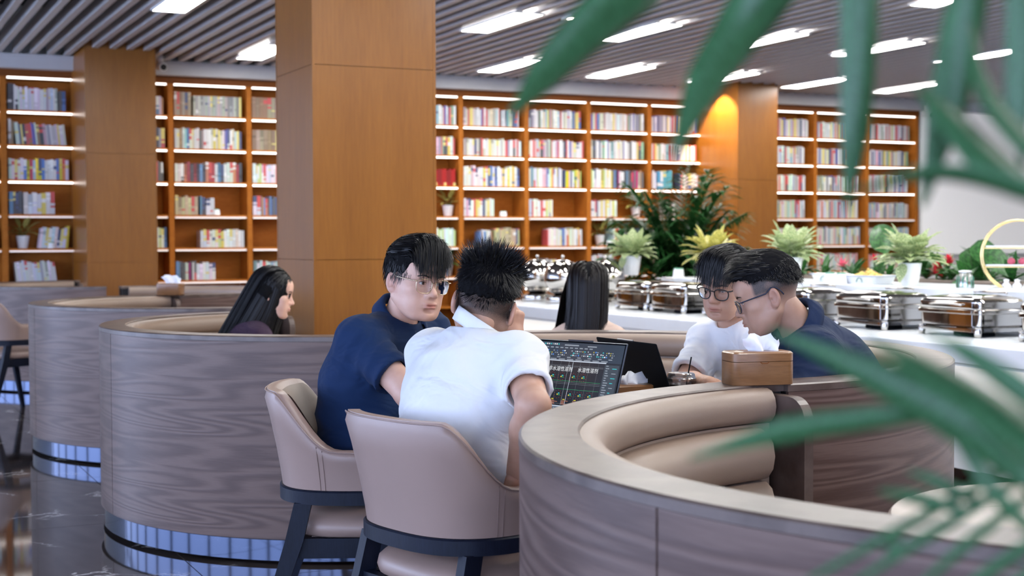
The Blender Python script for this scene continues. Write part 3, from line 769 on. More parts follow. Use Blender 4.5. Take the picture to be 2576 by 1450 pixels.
def laptop(hc, psi, tilt, wd, h, dp, lab, lidmat, screen=False):
    t_ = thing('laptop', lab, 'laptop', hc, psi, 'laptops on the round table')     # local +x along hinge, -y towards the user
    MB().rbox(-wd / 2, -dp, 0.002, wd / 2, 0.0, .014, .003).obj('base', M['deck'], t_)
    ft = MB(); ft.box(-wd / 2 + .03, -dp + .03, -.001, -wd / 2 + .06, -.02, .003); ft.box(wd / 2 - .06, -dp + .03, -.001, wd / 2 - .03, -.02, .003); ft.obj('rubber_foot', M['dark'], t_)
    kb = MB()
    for r_ in range(5):
        for k in range(13): kb.box(-wd / 2 + .035 + k * (wd - .07) / 13 + .001, -.03 - (r_ + 1) * .019 + .001, .0135, -wd / 2 + .035 + (k + 1) * (wd - .07) / 13 - .001, -.03 - r_ * .019 - .001, .0152)
    ko = kb.obj('keyboard', M['laptop'], t_); ko['kind'] = 'stuff'
    MB().box(-.055, -dp + .018, .0138, .055, -dp + .09, .0145).obj('touchpad', M['laptop'], t_)
    R_ = Matrix.Rotation(-tilt, 4, 'X')
    lid = MB().rbox(-wd / 2, 0.0, .0, wd / 2, .006, h, .0025).obj('lid', M[lidmat], t_)
    lid.matrix_local = Matrix.Translation((0, .0, .013)) @ R_
    def put(mb, name, mat):
        o = mb.obj(name, mat, lid); return o
    put(MB().box(-wd / 2 + .004, -.0006, .003, wd / 2 - .004, 0.0004, h - .003), 'bezel', M['lid_black'])
    put(MB().box(-.05, .001, h - .001, .05, .005, h + .003), 'camera_bar', M['laptop'])
    put(MB().tube([(-wd / 2 + .03, .003, 0), (wd / 2 - .03, .003, 0)], .006, 8), 'hinge', M['laptop'])
    return t_, lid, put
l1, lid1, put1 = laptop((2.056, 3.93, .7355), math.radians(-67.8), math.radians(19.5), .378, .252, .255, 'grey laptop with a lit drawing on its dark screen', 'laptop')
l2, lid2, put2 = laptop((2.385, 3.96, .7355), math.radians(90), math.radians(20), .378, .25, .25, 'black laptop seen from its plain lid, behind the lit one', 'lid_black')
# the drawing on the first screen: flat coloured shapes and lettering
def scr():
    W, H = .378 - .014, .252 - .02
    x0, z0 = -W / 2, .012
    ecol = {'bg': (.018, .022, .030), 'top': (.035, .050, .075), 'bar': (.55, .62, .72), 'mid': (.10, .13, .18), 'white': (.85, .88, .92), 'red': (.55, .05, .04), 'green': (.05, .45, .18), 'cyan': (.05, .55, .60), 'yellow': (.60, .50, .06),
            'line': (.20, .22, .25), 'pink': (.75, .05, .12), 'task': (.62, .72, .88), 'blue': (.08, .25, .7), 'side': (.05, .065, .085), 'text': (.30, .34, .40), 'salmon': (.50, .20, .13)}
    names_ = list(ecol); em = []
    for k in names_:
        m_, t, b = nt('screen_' + k); setp(b, color=(.01, .01, .012), rough=.18, em=ecol[k], es=0.32); em.append(m_)
    mb = MB(); lay = [0]
    def q(u0, v0, u1, v1, c, l=1):
        y = -.0008 - l * .00006
        mb.add([(x0 + u0 * W, y, z0 + v0 * H), (x0 + u1 * W, y, z0 + v0 * H), (x0 + u1 * W, y, z0 + v1 * H), (x0 + u0 * W, y, z0 + v1 * H)], [(0, 1, 2, 3)], names_.index(c))
    q(0, 0, 1, 1, 'bg', 0); q(0, .745, 1, 1, 'top', 1); q(.0, .735, .84, .75, 'bar', 2); q(0, 0, 1, .055, 'task', 1); q(0, .055, 1, .10, 'mid', 1); q(0, .10, .8, .115, 'bar', 2)
    q(.83, .2, .985, .72, 'side', 2); q(.02, .955, .035, .985, 'pink', 3)
    r = random.Random(3)
    for i in range(11): q(.045 + i * .022, .962, .058 + i * .022, .98, r.choice(['white', 'white', 'text', 'cyan']), 3)
    q(.34, .955, .50, .972, 'text', 3); q(.6, .95, .7, .965, 'text', 3)
    for i in range(12): q(.02 + i * .055, .918, .055 + i * .055, .932, 'text', 3)
    for row, v in enumerate((.875, .845, .815)):
        for i in range(44):
            if r.random() < .62:
                u = .02 + i * .0205; q(u, v, u + r.uniform(.006, .016), v + r.uniform(.010, .018), r.choice(['white', 'text', 'text', 'cyan', 'text', 'yellow', 'blue', 'white']), 3)
    for i in range(8): q(.05 + i * .115, .785, .09 + i * .115, .797, 'text', 3)
    for i in range(9): q(.02 + i * .095, .757, .02 + i * .095 + .07, .769, 'text', 3)
    q(.43, .12, .434, .735, 'line', 2); q(.475, .12, .479, .73, 'bar', 2)
    for u in (.05, .14, .24, .34, .56, .66, .76): q(u, .12, u + .0015, .735, 'line', 2)
    for v, c in ((.675, 'line'), (.66, 'line'), (.46, 'green'), (.44, 'line'), (.345, 'green'), (.14, 'line'), (.42, 'line')): q(.03, v, .82, v + .003, c, 2)
    q(.06, .64, .1, .665, 'line', 3); q(.06, .675, .11, .70, 'line', 3); q(.425, .66, .455, .685, 'line', 3)
    for row, v in enumerate((.52, .27)):
        for c_ in range(7):
            u = .055 + c_ * .108 + (.02 if c_ > 3 else 0)
            if c_ == 6 and row == 0: continue
            for k in range(10):
                a = 2 * PI * k / 10 + .3; uu, vv = u + .038 * cos(a), v + .055 * sin(a)
                q(uu - .0022, vv - .0035, uu + .0022, vv + .0035, 'red', 3)
            q(u + .002, v + .008, u + .02, v + .02, 'cyan', 3); q(u - .01, v - .012, u + .003, v + .006, 'yellow', 3); q(u + .006, v - .012, u + .026, v - .004, 'green', 3)
    for c_ in range(6):
        u = .06 + c_ * .125; q(u + .01, .195, u + .035, .208, 'yellow', 3)
        for k in range(4): q(u, .178 - k * .015, u + r.uniform(.03, .09), .185 - k * .015, 'salmon', 3)
    for k in range(14):
        v = .70 - k * .033; q(.845, v, .845 + r.uniform(.02, .05), v + .012, 'text', 3)
        if k % 2: q(.915, v, .915 + r.uniform(.02, .05), v + .01, r.choice(['text', 'cyan', 'text']), 3)
    for i in range(16): q(.03 + i * .03, .07, .045 + i * .03, .085, 'text', 3)
    for i, c in enumerate(('blue', 'yellow', 'cyan', 'pink', 'mid')): q(.36 + i * .045, .014, .38 + i * .045, .042, c, 3)
    put1(mb, 'screen', em)
    for s_, u in (('\u975e\u6c34\u6eb6\u6027\u6eb6\u5242', .215), ('\u6c34\u6eb6\u6027\u6eb6\u5242', .545)):
        cu = bpy.data.curves.new('screen_lettering', 'FONT'); cu.body = s_; cu.size = .0165; cu.materials.append(em[names_.index('white')])
        o = bpy.data.objects.new('screen_lettering', cu); COL.objects.link(o); me = bpy.data.meshes.new_from_object(o.evaluated_get(bpy.context.evaluated_depsgraph_get())); bpy.data.objects.remove(o, do_unlink=True)
        o = bpy.data.objects.new('screen_lettering', me); COL.objects.link(o); o.parent = lid1
        o.location = (x0 + u * W, -.0012, z0 + .60 * H); o.rotation_euler = (PI / 2, 0, 0)
scr()
def cup(p, lab):
    t_ = thing('iced_drink_cup', lab, 'cup', p)
    MB().lathe([(.030, 0), (.0455, .112), (.0475, .114), (.0475, .118), (.046, .118)], n=32, caps=False).obj('clear_cup', M['clear'], t_, True, sharp=50)
    MB().lathe([(.0285, .002), (.0425, .104)], n=28).obj('drink', M['cola'], t_, True, sharp=50)
    MB().lathe([(.0495, .117), (.0495, .123), (.046, .127), (.044, .136), (.040, .140), (.008, .141)], n=32, caps=False).obj('cup_lid', M['clear'], t_, True, sharp=40)
    MB().tube([(.008, .0, .05), (.035, -.006, .19)], .0024, 6).obj('straw', M['lid_black'], t_)
cup((2.47, 3.90, .7355), 'clear plastic cup of dark iced drink with a black straw')

# ------------------------------------------------------------------ buffet counter
CZ, CX, LX, LZ = .76, 5.27, 6.08, 1.01
t_ = thing('buffet_counter', 'long white buffet counter with a raised shelf behind the booths', 'counter', (CX, 6.5, 0))
ya, yb = -5.0, 5.4
MB().box(0, ya, CZ - .10, .90, yb, CZ, b=.006).obj('countertop', M['counter'], t_)
MB().box(.06, ya + .05, .10, .90, yb - .05, CZ - .10).obj('counter_body', M['counter'], t_)
MB().box(.10, ya + .05, 0, .90, yb - .05, .10).obj('counter_plinth', M['kick'], t_)
for k in range(8):
    y0 = ya + .12 + k * 1.2
    MB().box(.052, y0, .42, .062, y0 + 1.08, CZ - .12).obj('front_panel', M['cream'], t_)
MB().box(LX - CX, ya, CZ, 1.5, 3.4, LZ, b=.005).obj('raised_shelf', M['counter'], t_)
MB().box(.9, ya, 0, 1.5, 3.4, CZ).obj('shelf_body', M['counter'], t_)

def rrect(hx, hy, z, c, n=5):
    o = []
    for qx, qy, a0 in ((1, 1, 0), (-1, 1, 90), (-1, -1, 180), (1, -1, 270)):
        for k in range(n):
            a = math.radians(a0 + 90 * k / (n - 1)); o.append((qx * (hx - c) + c * cos(a), qy * (hy - c) + c * sin(a), z))
    return o
def chafer(p, lab):
    t_ = thing('chafing_dish', lab, 'chafing dish', p, 0, 'steel chafing dishes on the buffet counter')
    hx, hy = .19, .245
    MB().loft([rrect(hx - .002, hy - .002, .158, .045), rrect(hx, hy, .162, .05), rrect(hx - .001, hy - .001, .196, .05), rrect(hx - .012, hy - .012, .208, .05), rrect(hx - .045, hy - .045, .222, .05), rrect(hx - .10, hy - .11, .231, .05), rrect(.02, .02, .234, .01)], True).obj('lid', M['chrome'], t_, True, sharp=40)
    MB().loft([rrect(hx - .018, hy - .018, .052, .04), rrect(hx - .006, hy - .006, .064, .05), rrect(hx - .004, hy - .004, .128, .05)], True).obj('water_pan', M['chrome'], t_, True, sharp=40)
    MB().loft([rrect(hx + .004, hy + .004, .129, .055), rrect(hx + .010, hy + .010, .134, .055), rrect(hx + .010, hy + .010, .150, .055), rrect(hx + .002, hy + .002, .157, .05)], True).obj('rim_band', M['chrome'], t_, True, sharp=40)
    MB().loft([rrect(hx + .002, hy + .002, .030, .05), rrect(hx + .002, hy + .002, .050, .05), rrect(hx - .02, hy - .02, .051, .05), rrect(hx - .02, hy - .02, .030, .05)], False).obj('stand_rail', M['chrome'], t_, True, sharp=40)
    MB().tube([(-hx - .012, y, .176 + .010 * cos(y * 9)) for y in np.linspace(-.13, .13, 11)], .006, 8).obj('handle', M['chrome'], t_, True)
    MB().tube([(hx - .06 + .03 * cos(a_), .13 * sin(a_), .226 + .018 * cos(a_ * .5)) for a_ in np.linspace(-1.4, 1.4, 9)], .006, 8).obj('lid_hinge', M['chrome'], t_, True)
    for sx in (-1, 1):
        for sy in (-1, 1):
            MB().lathe([(.014, 0), (.020, .010), (.022, .030), (.016, .046), (.020, .058)], (sx * (hx - .022), sy * (hy - .022), 0), 14).obj('leg', M['chrome'], t_, True, sharp=50)
    MB().lathe([(.045, 0), (.045, .02), (.03, .024), (.03, .045)], (-.02, .06, 0), 18).obj('burner', M['lid_black'], t_, True, sharp=40)
    MB().box(-.10, -.14, .0, .04, -.02, .024).obj('heater_box', M['lid_black'], t_)
pl_ = ['at the right edge of the photo', 'nearest the golden ring stand', 'in front of the big white plant pot', 'right behind the navy shirt of the man at right', 'hidden behind the two men at right', 'left of the men at right, third from the coffee urns',
       'second from the long haired woman, under the potted plant', 'right beside the long haired woman seen from behind']
for k, y in enumerate((5.16, 5.93, 6.70, 7.46, 8.20, 8.93, 9.47)):
    chafer((5.86, y + .245, CZ), 'steel chafing dish ' + pl_[k if k < 5 else k + 0])
def tureen(p, lab):
    t_ = thing('soup_tureen', lab, 'soup tureen', p, 0, 'round steel tureens on the buffet counter')
    R_ = .168
    MB().lathe([(R_ * cos(a), .225 + R_ * .95 * sin(a)) for a in np.linspace(0.02, PI / 2 - .03, 14)], n=36).obj('dome_lid', M['chrome'], t_, True, sharp=60)
    MB().lathe([(R_ * .45, .075), (R_ * .8, .11)] + [(R_ * cos(a), .222 + R_ * .85 * sin(a)) for a in np.linspace(-.75, -.02, 8)], n=36).obj('bowl', M['chrome'], t_, True, sharp=60)
    MB().lathe([(.15, 0), (.155, .012), (.15, .05), (.11, .066), (.075, .075)], n=32).obj('base', M['chrome'], t_, True, sharp=50)
    MB().lathe([(R_ + .006, .217), (R_ + .008, .223), (R_ + .006, .229)], n=36, caps=False).obj('rim_band', M['chrome'], t_, True)
    MB().lathe([(.008, .382), (.008, .395), (.016, .40), (.018, .412), (.010, .422), (.001, .424)], n=14).obj('lid_knob', M['chrome'], t_, True)
    return t_
for px, lab in ((1352, 'round steel tureen at the left end of the buffet, beside the spiky hair'), (1416, 'round steel tureen half hidden by the long haired woman'), (1522, 'round steel tureen just right of the long haired woman')):
    p_ = onx(px, 700, 5.80)
    if px > 1500: p_ = onx(px, 700, 5.95)
    tureen((p_[0], p_[1], CZ), lab)

# ------------------------------------------------------------------ plants on shelf, cups, trays
def leaf(mb, base, d, up, L, W, droop, n=6, fold=.18, mi=0, tipw=0.0, wave=0.0, ph=0.0):
    d = np.array(d, float); d /= np.linalg.norm(d); u = np.array(up, float); u -= d * (u @ d); u /= np.linalg.norm(u) + 1e-9
    s_ = np.cross(d, u); rows = []; uvs = []; p = np.array(base, float); dd = d.copy()
    for i in range(n + 1):
        t = i / n
        wd = W * (sin(PI * min(1, t ** .75 * .98 + .02)) ** .9) * .5 + tipw
        nrm = np.cross(s_, dd)
        c = p + nrm * 0
        e = np.array([0, 0, 0.0])
        rows.append([tuple(c - s_ * wd + nrm * (fold * wd + wave * sin(9 * t + ph))), tuple(c - s_ * wd * .5 + nrm * fold * wd * .4), tuple(c), tuple(c + s_ * wd * .5 + nrm * fold * wd * .4), tuple(c + s_ * wd + nrm * (fold * wd + wave * sin(8 * t + 1 + ph)))])
        uvs.append([(x + ph * 3, t + ph) for x in (0, .25, .5, .75, 1)])
        dd = dd + np.array([0, 0, -1]) * droop / n; dd /= np.linalg.norm(dd)
        p = p + dd * L / n
    mb.grid(rows, mi, uvs); return p
def potted(p, pr, ph_, nl, LL, WW, lab, mats='aglao', spread=1.0, group=None, pot='ceramic', cat='plant', trail=False, seed=1, up0=.55, sq=False):
    r = random.Random(seed); t_ = thing('potted_plant', lab, 'plant', p, 0, group)
    MB().lathe([(pr * .66, 0), (pr * .70, .004), (pr * .98, ph_ * .92), (pr, ph_), (pr * .93, ph_), (pr * .9, ph_ * .93)], n=28, caps=False).lathe([(pr * .65, .001), (pr * .655, .002)], n=28).obj('pot', M[pot], t_, True, sharp=45)
    MB().lathe([(pr * .9, ph_ * .90), (pr * .89, ph_ * .92)], n=20).obj('soil', M['soil'], t_)
    mb0 = MB()
    for k in range(nl):
        a = 2.4 * k + r.uniform(-.3, .3); el = up0 + (1.3 - up0) * (1 - k / nl) ** 1.3 + r.uniform(-.15, .15)
        st = (pr * .3 * cos(a), pr * .3 * sin(a), ph_ * .9)
        hgt = LL * (.12 + .42 * (1 - k / nl)); q = (st[0] + pr * .35 * cos(a) * spread, st[1] + pr * .35 * sin(a) * spread, ph_ * .9 + hgt)
        mb0.tube([st, q], .0022, 4)
        mb = MB(); leaf(mb, q, (cos(a) * cos(el) * spread, sin(a) * cos(el) * spread, sin(el)), (0, 0, 1), LL * r.uniform(.8, 1.1), WW * r.uniform(.8, 1.15), r.uniform(.45, .95), 6, .22, 0, 0, .004, r.random())
        mb.obj('leaf', M[mats], t_, True)
    if trail:
        mb = MB(); leaf(mb, (-pr * .9, -pr * .3, ph_), (-.35, -.1, -.35), (-.7, -.3, .5), LL * .75, WW * .8, 1.8, 6, .15, 0, 0, .003, .2); mb.obj('leaf', M[mats], t_, True)
    mb0.obj('stems', M['stem'], t_)
    return t_
GP = 'white potted variegated plants on the raised buffet shelf'
p_ = onx(2289, 700, 6.25); potted((p_[0], p_[1], LZ), .075, .145, 54, .185, .10, 'variegated plant in a plain white pot, right part of the shelf', 'aglao', 1.15, GP, trail=True, seed=4, up0=.22)
p_ = onx(1588, 690, 6.25); potted((p_[0], p_[1], LZ), .088, .165, 50, .185, .10, 'pale variegated plant in a tall white pot, left of the palm', 'aglao', 1.1, GP, trail=True, seed=9, up0=.22)
p_ = onx(1790, 690, 6.3); potted((p_[0], p_[1], LZ), .08, .15, 50, .20, .10, 'yellow variegated plant right behind the fringe haired man', 'aglao_y', 1.2, GP, seed=12, up0=.22)
p_ = onx(1990, 690, 6.3); potted((p_[0], p_[1], LZ), .085, .17, 52, .195, .10, 'cream variegated plant above the head of the navy shirt man', 'aglao', 1.1, GP, seed=15, up0=.22)
def leafsheet(name, p, lab, cat): return thing(name, lab, cat, p)
# shelf plants in the bookcases
GS = 'white potted plants standing among the books'
for (px, py, row, sd, lab) in ((57, 600, 4, 3, 'white potted plant on the lower shelf at far left, beside leaning books'), (1127, 520, 3, 5, 'white potted plant by the edge of the near pillar, fourth shelf'), (1509, 595, 4, 6, 'white potted plant on the fifth shelf, left of the palm'),
                               (1600, 530, 3, 8, 'white pot on the fourth shelf half hidden by the palm'), (1125, 680, 5, 11, 'white potted dark plant on the sixth shelf between the heads of two men')):
    p_ = onx(px, py, 0.0) if False else None
    v = ray(px, py); p_ = v * ((YB + .17) / v[1])
    potted((p_[0], YB + .17, ZS[row + 1] + .036), .073, .14, 13 if row != 5 else 11, .20, .075, lab, 'aglao_y' if row != 5 else 'green', 1.1, GS, seed=sd, up0=.15)
# inverted cups with a green rim
M['cup_green'] = plain('green_rim', (.04, .30, .16), .3, var=0)
M['print_green'] = plain('green_print', (.06, .22, .12), .4, var=0)
GCUP = 'upside down white cups with green rims'
def upcup(p, lab, r=.042, h=.075):
    t_ = thing('cup', lab, 'cup', p, 0, GCUP)
    MB().lathe([(r, 0), (r * .86, h * .82), (r * .80, h * .88)], n=24).obj('cup_body', M['ceramic'], t_, True, sharp=50)
    MB().lathe([(r * .80, h * .88), (r * .78, h * .97), (r * .6, h)], n=24).obj('cup_foot', M['cup_green'], t_, True, sharp=50)
    for k in range(3):
        a = 3.6 + k * .55; rr = r * .945
        mb = MB(); rows = []
        for i in range(5):
            aa = a + .32 * (i / 4 - .5); rows.append([(rr * 1.008 * cos(aa) * (1 - .05 * j), rr * 1.008 * sin(aa) * (1 - .05 * j), h * (.18 + .18 * j)) for j in range(3)])
        mb.grid(rows).obj('print_mark', M['print_green'], t_)
for px, lab in ((1707, 'upside down white cup with green foot below the palm'), (2088, 'upside down cup with green foot, left one by the snack tray'), (2117, 'upside down cup with green foot, right one by the snack tray')):
    p_ = onx(px, 695, 6.16); upcup((p_[0], p_[1], LZ), lab, .047 if px < 1800 else .042)
p_ = onx(2428, 705, 6.16); t_ = thing('glass_jar', 'clear glass jar with green ribs right of the white pot', 'jar', (p_[0], p_[1], LZ))
MB().lathe([(.052, 0), (.054, .01), (.046, .075), (.036, .09), (.036, .098)], n=24, caps=False).obj('jar_glass', M['clear'], t_, True)
for k in range(12): MB().tube([(.053 * cos(k * PI / 6), .053 * sin(k * PI / 6), .008), (.047 * cos(k * PI / 6), .047 * sin(k * PI / 6), .074)], .003, 4).obj('jar_rib', M['cup_green'], t_)
MB().lathe([(.038, .098), (.038, .106), (.02, .109)], n=24).obj('jar_cap', M['plastic_w'], t_, True, sharp=40)
M['blue_edge'] = plain('blue_rim', (.10, .18, .34), .3, var=0)
def tray(p, lab, hx=.10, hy=.16, food=False):
    t_ = thing('serving_tray', lab, 'tray', p, 0, 'white trays with blue edges')
    MB().loft([rrect(hx - .02, hy - .02, 0, .02), rrect(hx - .018, hy - .018, .004, .02), rrect(hx, hy, .05, .025), rrect(hx + .012, hy + .012, .056, .03), rrect(hx + .012, hy + .012, .060, .03), rrect(hx - .004, hy - .004, .056, .025), rrect(hx - .02, hy - .02, .01, .02)], True).obj('dish_body', M['ceramic'], t_, True, sharp=40)
    MB().loft([rrect(hx + .0125, hy + .0125, .0535, .03), rrect(hx + .013, hy + .013, .0565, .03)], False).obj('edge_line', M['blue_edge'], t_)
    MB().tube([(-hx + .004 - .0, -.02 + .028 * cos(a), .012 + .03 * sin(a)) for a in np.linspace(0, PI, 12)], .003, 5).obj('emblem', M['print_green'], t_)
    if food:
        r = random.Random(5); M['snack'] = plain('yellow_snack', (.85, .55, .16), .6, var=.2, scale=80)
        mb = MB()
        for k in range(70):
            a, q = r.uniform(0, 2 * PI), r.random() ** .5
            c = (q * (hx - .035) * cos(a), q * (hy - .05) * sin(a), .045 + .055 * (1 - q) * r.uniform(.5, 1)); s_ = r.uniform(.010, .018)
            mb.lathe([(.001, -s_), (s_ * .8, -s_ * .4), (s_, s_ * .2), (s_ * .5, s_ * .9), (.001, s_)], c, 6, caps=False, sx=r.uniform(.7, 1.4))
        o = mb.obj('snack_pile', M['snack'], t_, True); o['kind'] = 'stuff'
p_ = onx(2185, 712, 6.28); tray((p_[0], p_[1], LZ), 'white blue edged tray heaped with yellow snacks', .10, .17, True)
p_ = onx(2088, 708, 6.34); tray((p_[0], p_[1], LZ), 'white blue edged tray behind the green footed cups', .08, .12)
# tiny cups on bookcase shelves
for (px, py, row, lab) in ((1266, 540, 3, 'small white green cup alone on the fourth shelf, middle'), (130, 615, 4, 'small green printed cup before leaning books at far left'), (543, 535, 3, 'small green printed cup beside buff books'), (1533, 615, 4, 'small pale cup beside the shelf plant left of the palm')):
    v = ray(px, py); p_ = v * ((YB + .06) / v[1]); upcup((p_[0], YB + .06, ZS[row + 1] + .036), lab, .05, .07)
# golden ring stand
p_ = onx(2560, 720, 6.22); t_ = thing('ring_stand', 'golden double ring stand with white shelves at the right edge', 'stand', (p_[0], p_[1], LZ), math.radians(-50))
for y in (-.05, .05):
    MB().tube([(.20 * cos(a), y, .20 + .205 * sin(a)) for a in np.linspace(0, 2 * PI, 49)[:-1]], .006, 8, closed=True).obj('gold_ring', M['gold'], t_, True)
for z in (.14, .25): 
    MB().box(-.17, -.07, z, .17, .07, z + .008).obj('ring_shelf', M['ceramic'], t_)
    MB().tube([(-.19, 0, z - .006), (.19, 0, z - .006)], .004, 6).obj('shelf_bar', M['gold'], t_)
MB().box(-.16, -.08, 0, .16, .08, .012).obj('stand_base', M['ceramic'], t_)
for x in (-.06, .0, .06): MB().lathe([(.022, .012), (.026, .03), (.012, .045), (.018, .06), (.001, .066)], (x, -.03, 0), 14).obj('small_jar', M['ceramic'], t_, True)
for k in range(3):
    o = MB().lathe([(.001, 0), (.02, .005), (.024, .02), (.015, .035), (.001, .04)], n=12).obj('pink_pastry', M['pinkleaf'], None, True); o.location = (p_[0] - .02 + .04 * k, p_[1] + .03 - .045 * k, LZ + .1485)
    tag(o, 'pink rounded pastry on the golden ring stand, %s from the left' % ('first', 'second', 'third')[k], 'pastry', 'pink pastries on the ring stand')

# planter bed behind the shelf with flowers and foliage
t_ = thing('flower_planter', 'long brown planter of mixed green foliage and red flowers behind the shelf', 'planter', (6.95, 5.6, 0))
MB().box(-.16, -3.6, 0, .18, 4.1, 1.03, b=.01).obj('planter_box', M['planter'], t_)
r = random.Random(21)
clump = [0]
for k in range(46):
    y = -2.6 + k * .145 + r.uniform(-.05, .05); x = r.uniform(-.08, .10); z = 1.03; hgt = r.uniform(.12, .30)
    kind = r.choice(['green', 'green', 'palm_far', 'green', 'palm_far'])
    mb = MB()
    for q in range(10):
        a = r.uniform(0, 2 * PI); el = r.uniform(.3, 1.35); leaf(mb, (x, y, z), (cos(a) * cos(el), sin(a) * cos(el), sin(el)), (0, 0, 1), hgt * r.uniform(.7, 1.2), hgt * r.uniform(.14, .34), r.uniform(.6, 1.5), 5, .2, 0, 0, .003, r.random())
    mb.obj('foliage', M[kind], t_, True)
def bloom(px, py, col, s, n=14):
    q = onx(px, py, 6.93); q = (q[0] - 6.95, q[1] - 5.6, q[2]); mb = MB()
    for k in range(n):
        a = 2.4 * k; el = -.2 + 1.6 * k / n; leaf(mb, q, (cos(a) * cos(el), sin(a) * cos(el), sin(el)), (0, 0, 1), s, s * .4, .3, 4, .2)
    mb.obj('flower', M[col], t_, True); MB().tube([(q[0], q[1], 1.02), q], .004, 5).obj('flower_stem', M['stem'], t_)
for a in ((2355, 690, 'redleaf', .07), (2357, 672, 'redleaf', .06), (2388, 668, 'redleaf', .07), (2386, 654, 'redleaf', .05), (2120, 672, 'pinkleaf', .085), (2200, 655, 'redleaf', .06), (2012, 680, 'redleaf', .06), (2010, 662, 'pinkleaf', .05)): bloom(*a)
for (px, py, s, el0) in ((2230, 640, .34, 1.2), (2440, 625, .30, .35), (2415, 640, .30, .2), (2470, 640, .28, .25), (2430, 690, .22, .4), (2255, 690, .25, .6)):
    q = onx(px, py, 6.97); q = (q[0] - 6.95, q[1] - 5.6, q[2]); mb = MB(); 
    leaf(mb, q, (.2, -.8 if px > 2400 else .4, el0 - .4), (-.7, -.3, .7), s, s * .62, .9, 8, .25, 0, 0, .006, .4); mb.obj('large_leaf', M['green'], t_, True); MB().tube([(q[0], q[1] * .98, 1.02), q], .005, 5).obj('leaf_stem', M['stem'], t_)

# areca palm standing behind the buffet
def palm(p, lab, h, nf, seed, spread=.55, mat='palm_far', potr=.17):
    r = random.Random(seed); t_ = thing('potted_palm', lab, 'palm', p)
    MB().lathe([(potr * .75, 0), (potr, .30), (potr * 1.03, .32), (potr * .95, .32), (potr * .9, .28)], n=28).obj('pot', M['ceramic'], t_, True, sharp=45)
    stems = MB()
    for k in range(nf):
        a = 2.4 * k + r.uniform(-.3, .3); fr = k / nf; Ls = h * r.uniform(.72, 1.0) * (1 - .40 * fr); out = spread * (.25 + .75 * fr) * r.uniform(.8, 1.2)
        dirh = np.array([cos(a), sin(a), 0]); pts = []
        for i in range(14):
            s_ = i / 13; rad = Ls * out * (.10 * s_ + .62 * s_ ** 2.2); zz = .28 + Ls * (s_ - .30 * out * s_ ** 3.2); pts.append(dirh * (.03 + rad) + np.array([0, 0, zz]))
        stems.tube(pts, [.009 - .0005 * i for i in range(14)], 5)
        mb = MB()
        for i in range(6, 13):
            dd = pts[i + 1] - pts[i]; seg = dd.copy(); dd = dd / np.linalg.norm(dd); side = np.cross(dd, [0, 0, 1]); side /= np.linalg.norm(side) + 1e-6
            for sg in (-1, 1):
                for h_ in (0, .34, .67):
                    q_ = (i - 6 + h_) / 7; Lf = h * .20 * sin(PI * (.22 + .70 * q_)) * r.uniform(.85, 1.15)
                    leaf(mb, pts[i] + seg * h_, dd * .75 + side * sg * .75 + np.array([0, 0, .25]), (0, 0, 1), Lf, .021 * h, r.uniform(.8, 1.7), 5, .25)
        mb.obj('frond', M[mat], t_, True)
    stems.obj('palm_stems', M['stem'], t_)
    return t_
v = ray(1712, 690); p_ = v * (13.4 / v[1]); palm((p_[0], 13.4, 0), 'tall dark green areca palm before the right pillar', 2.15, 44, 5, .95)
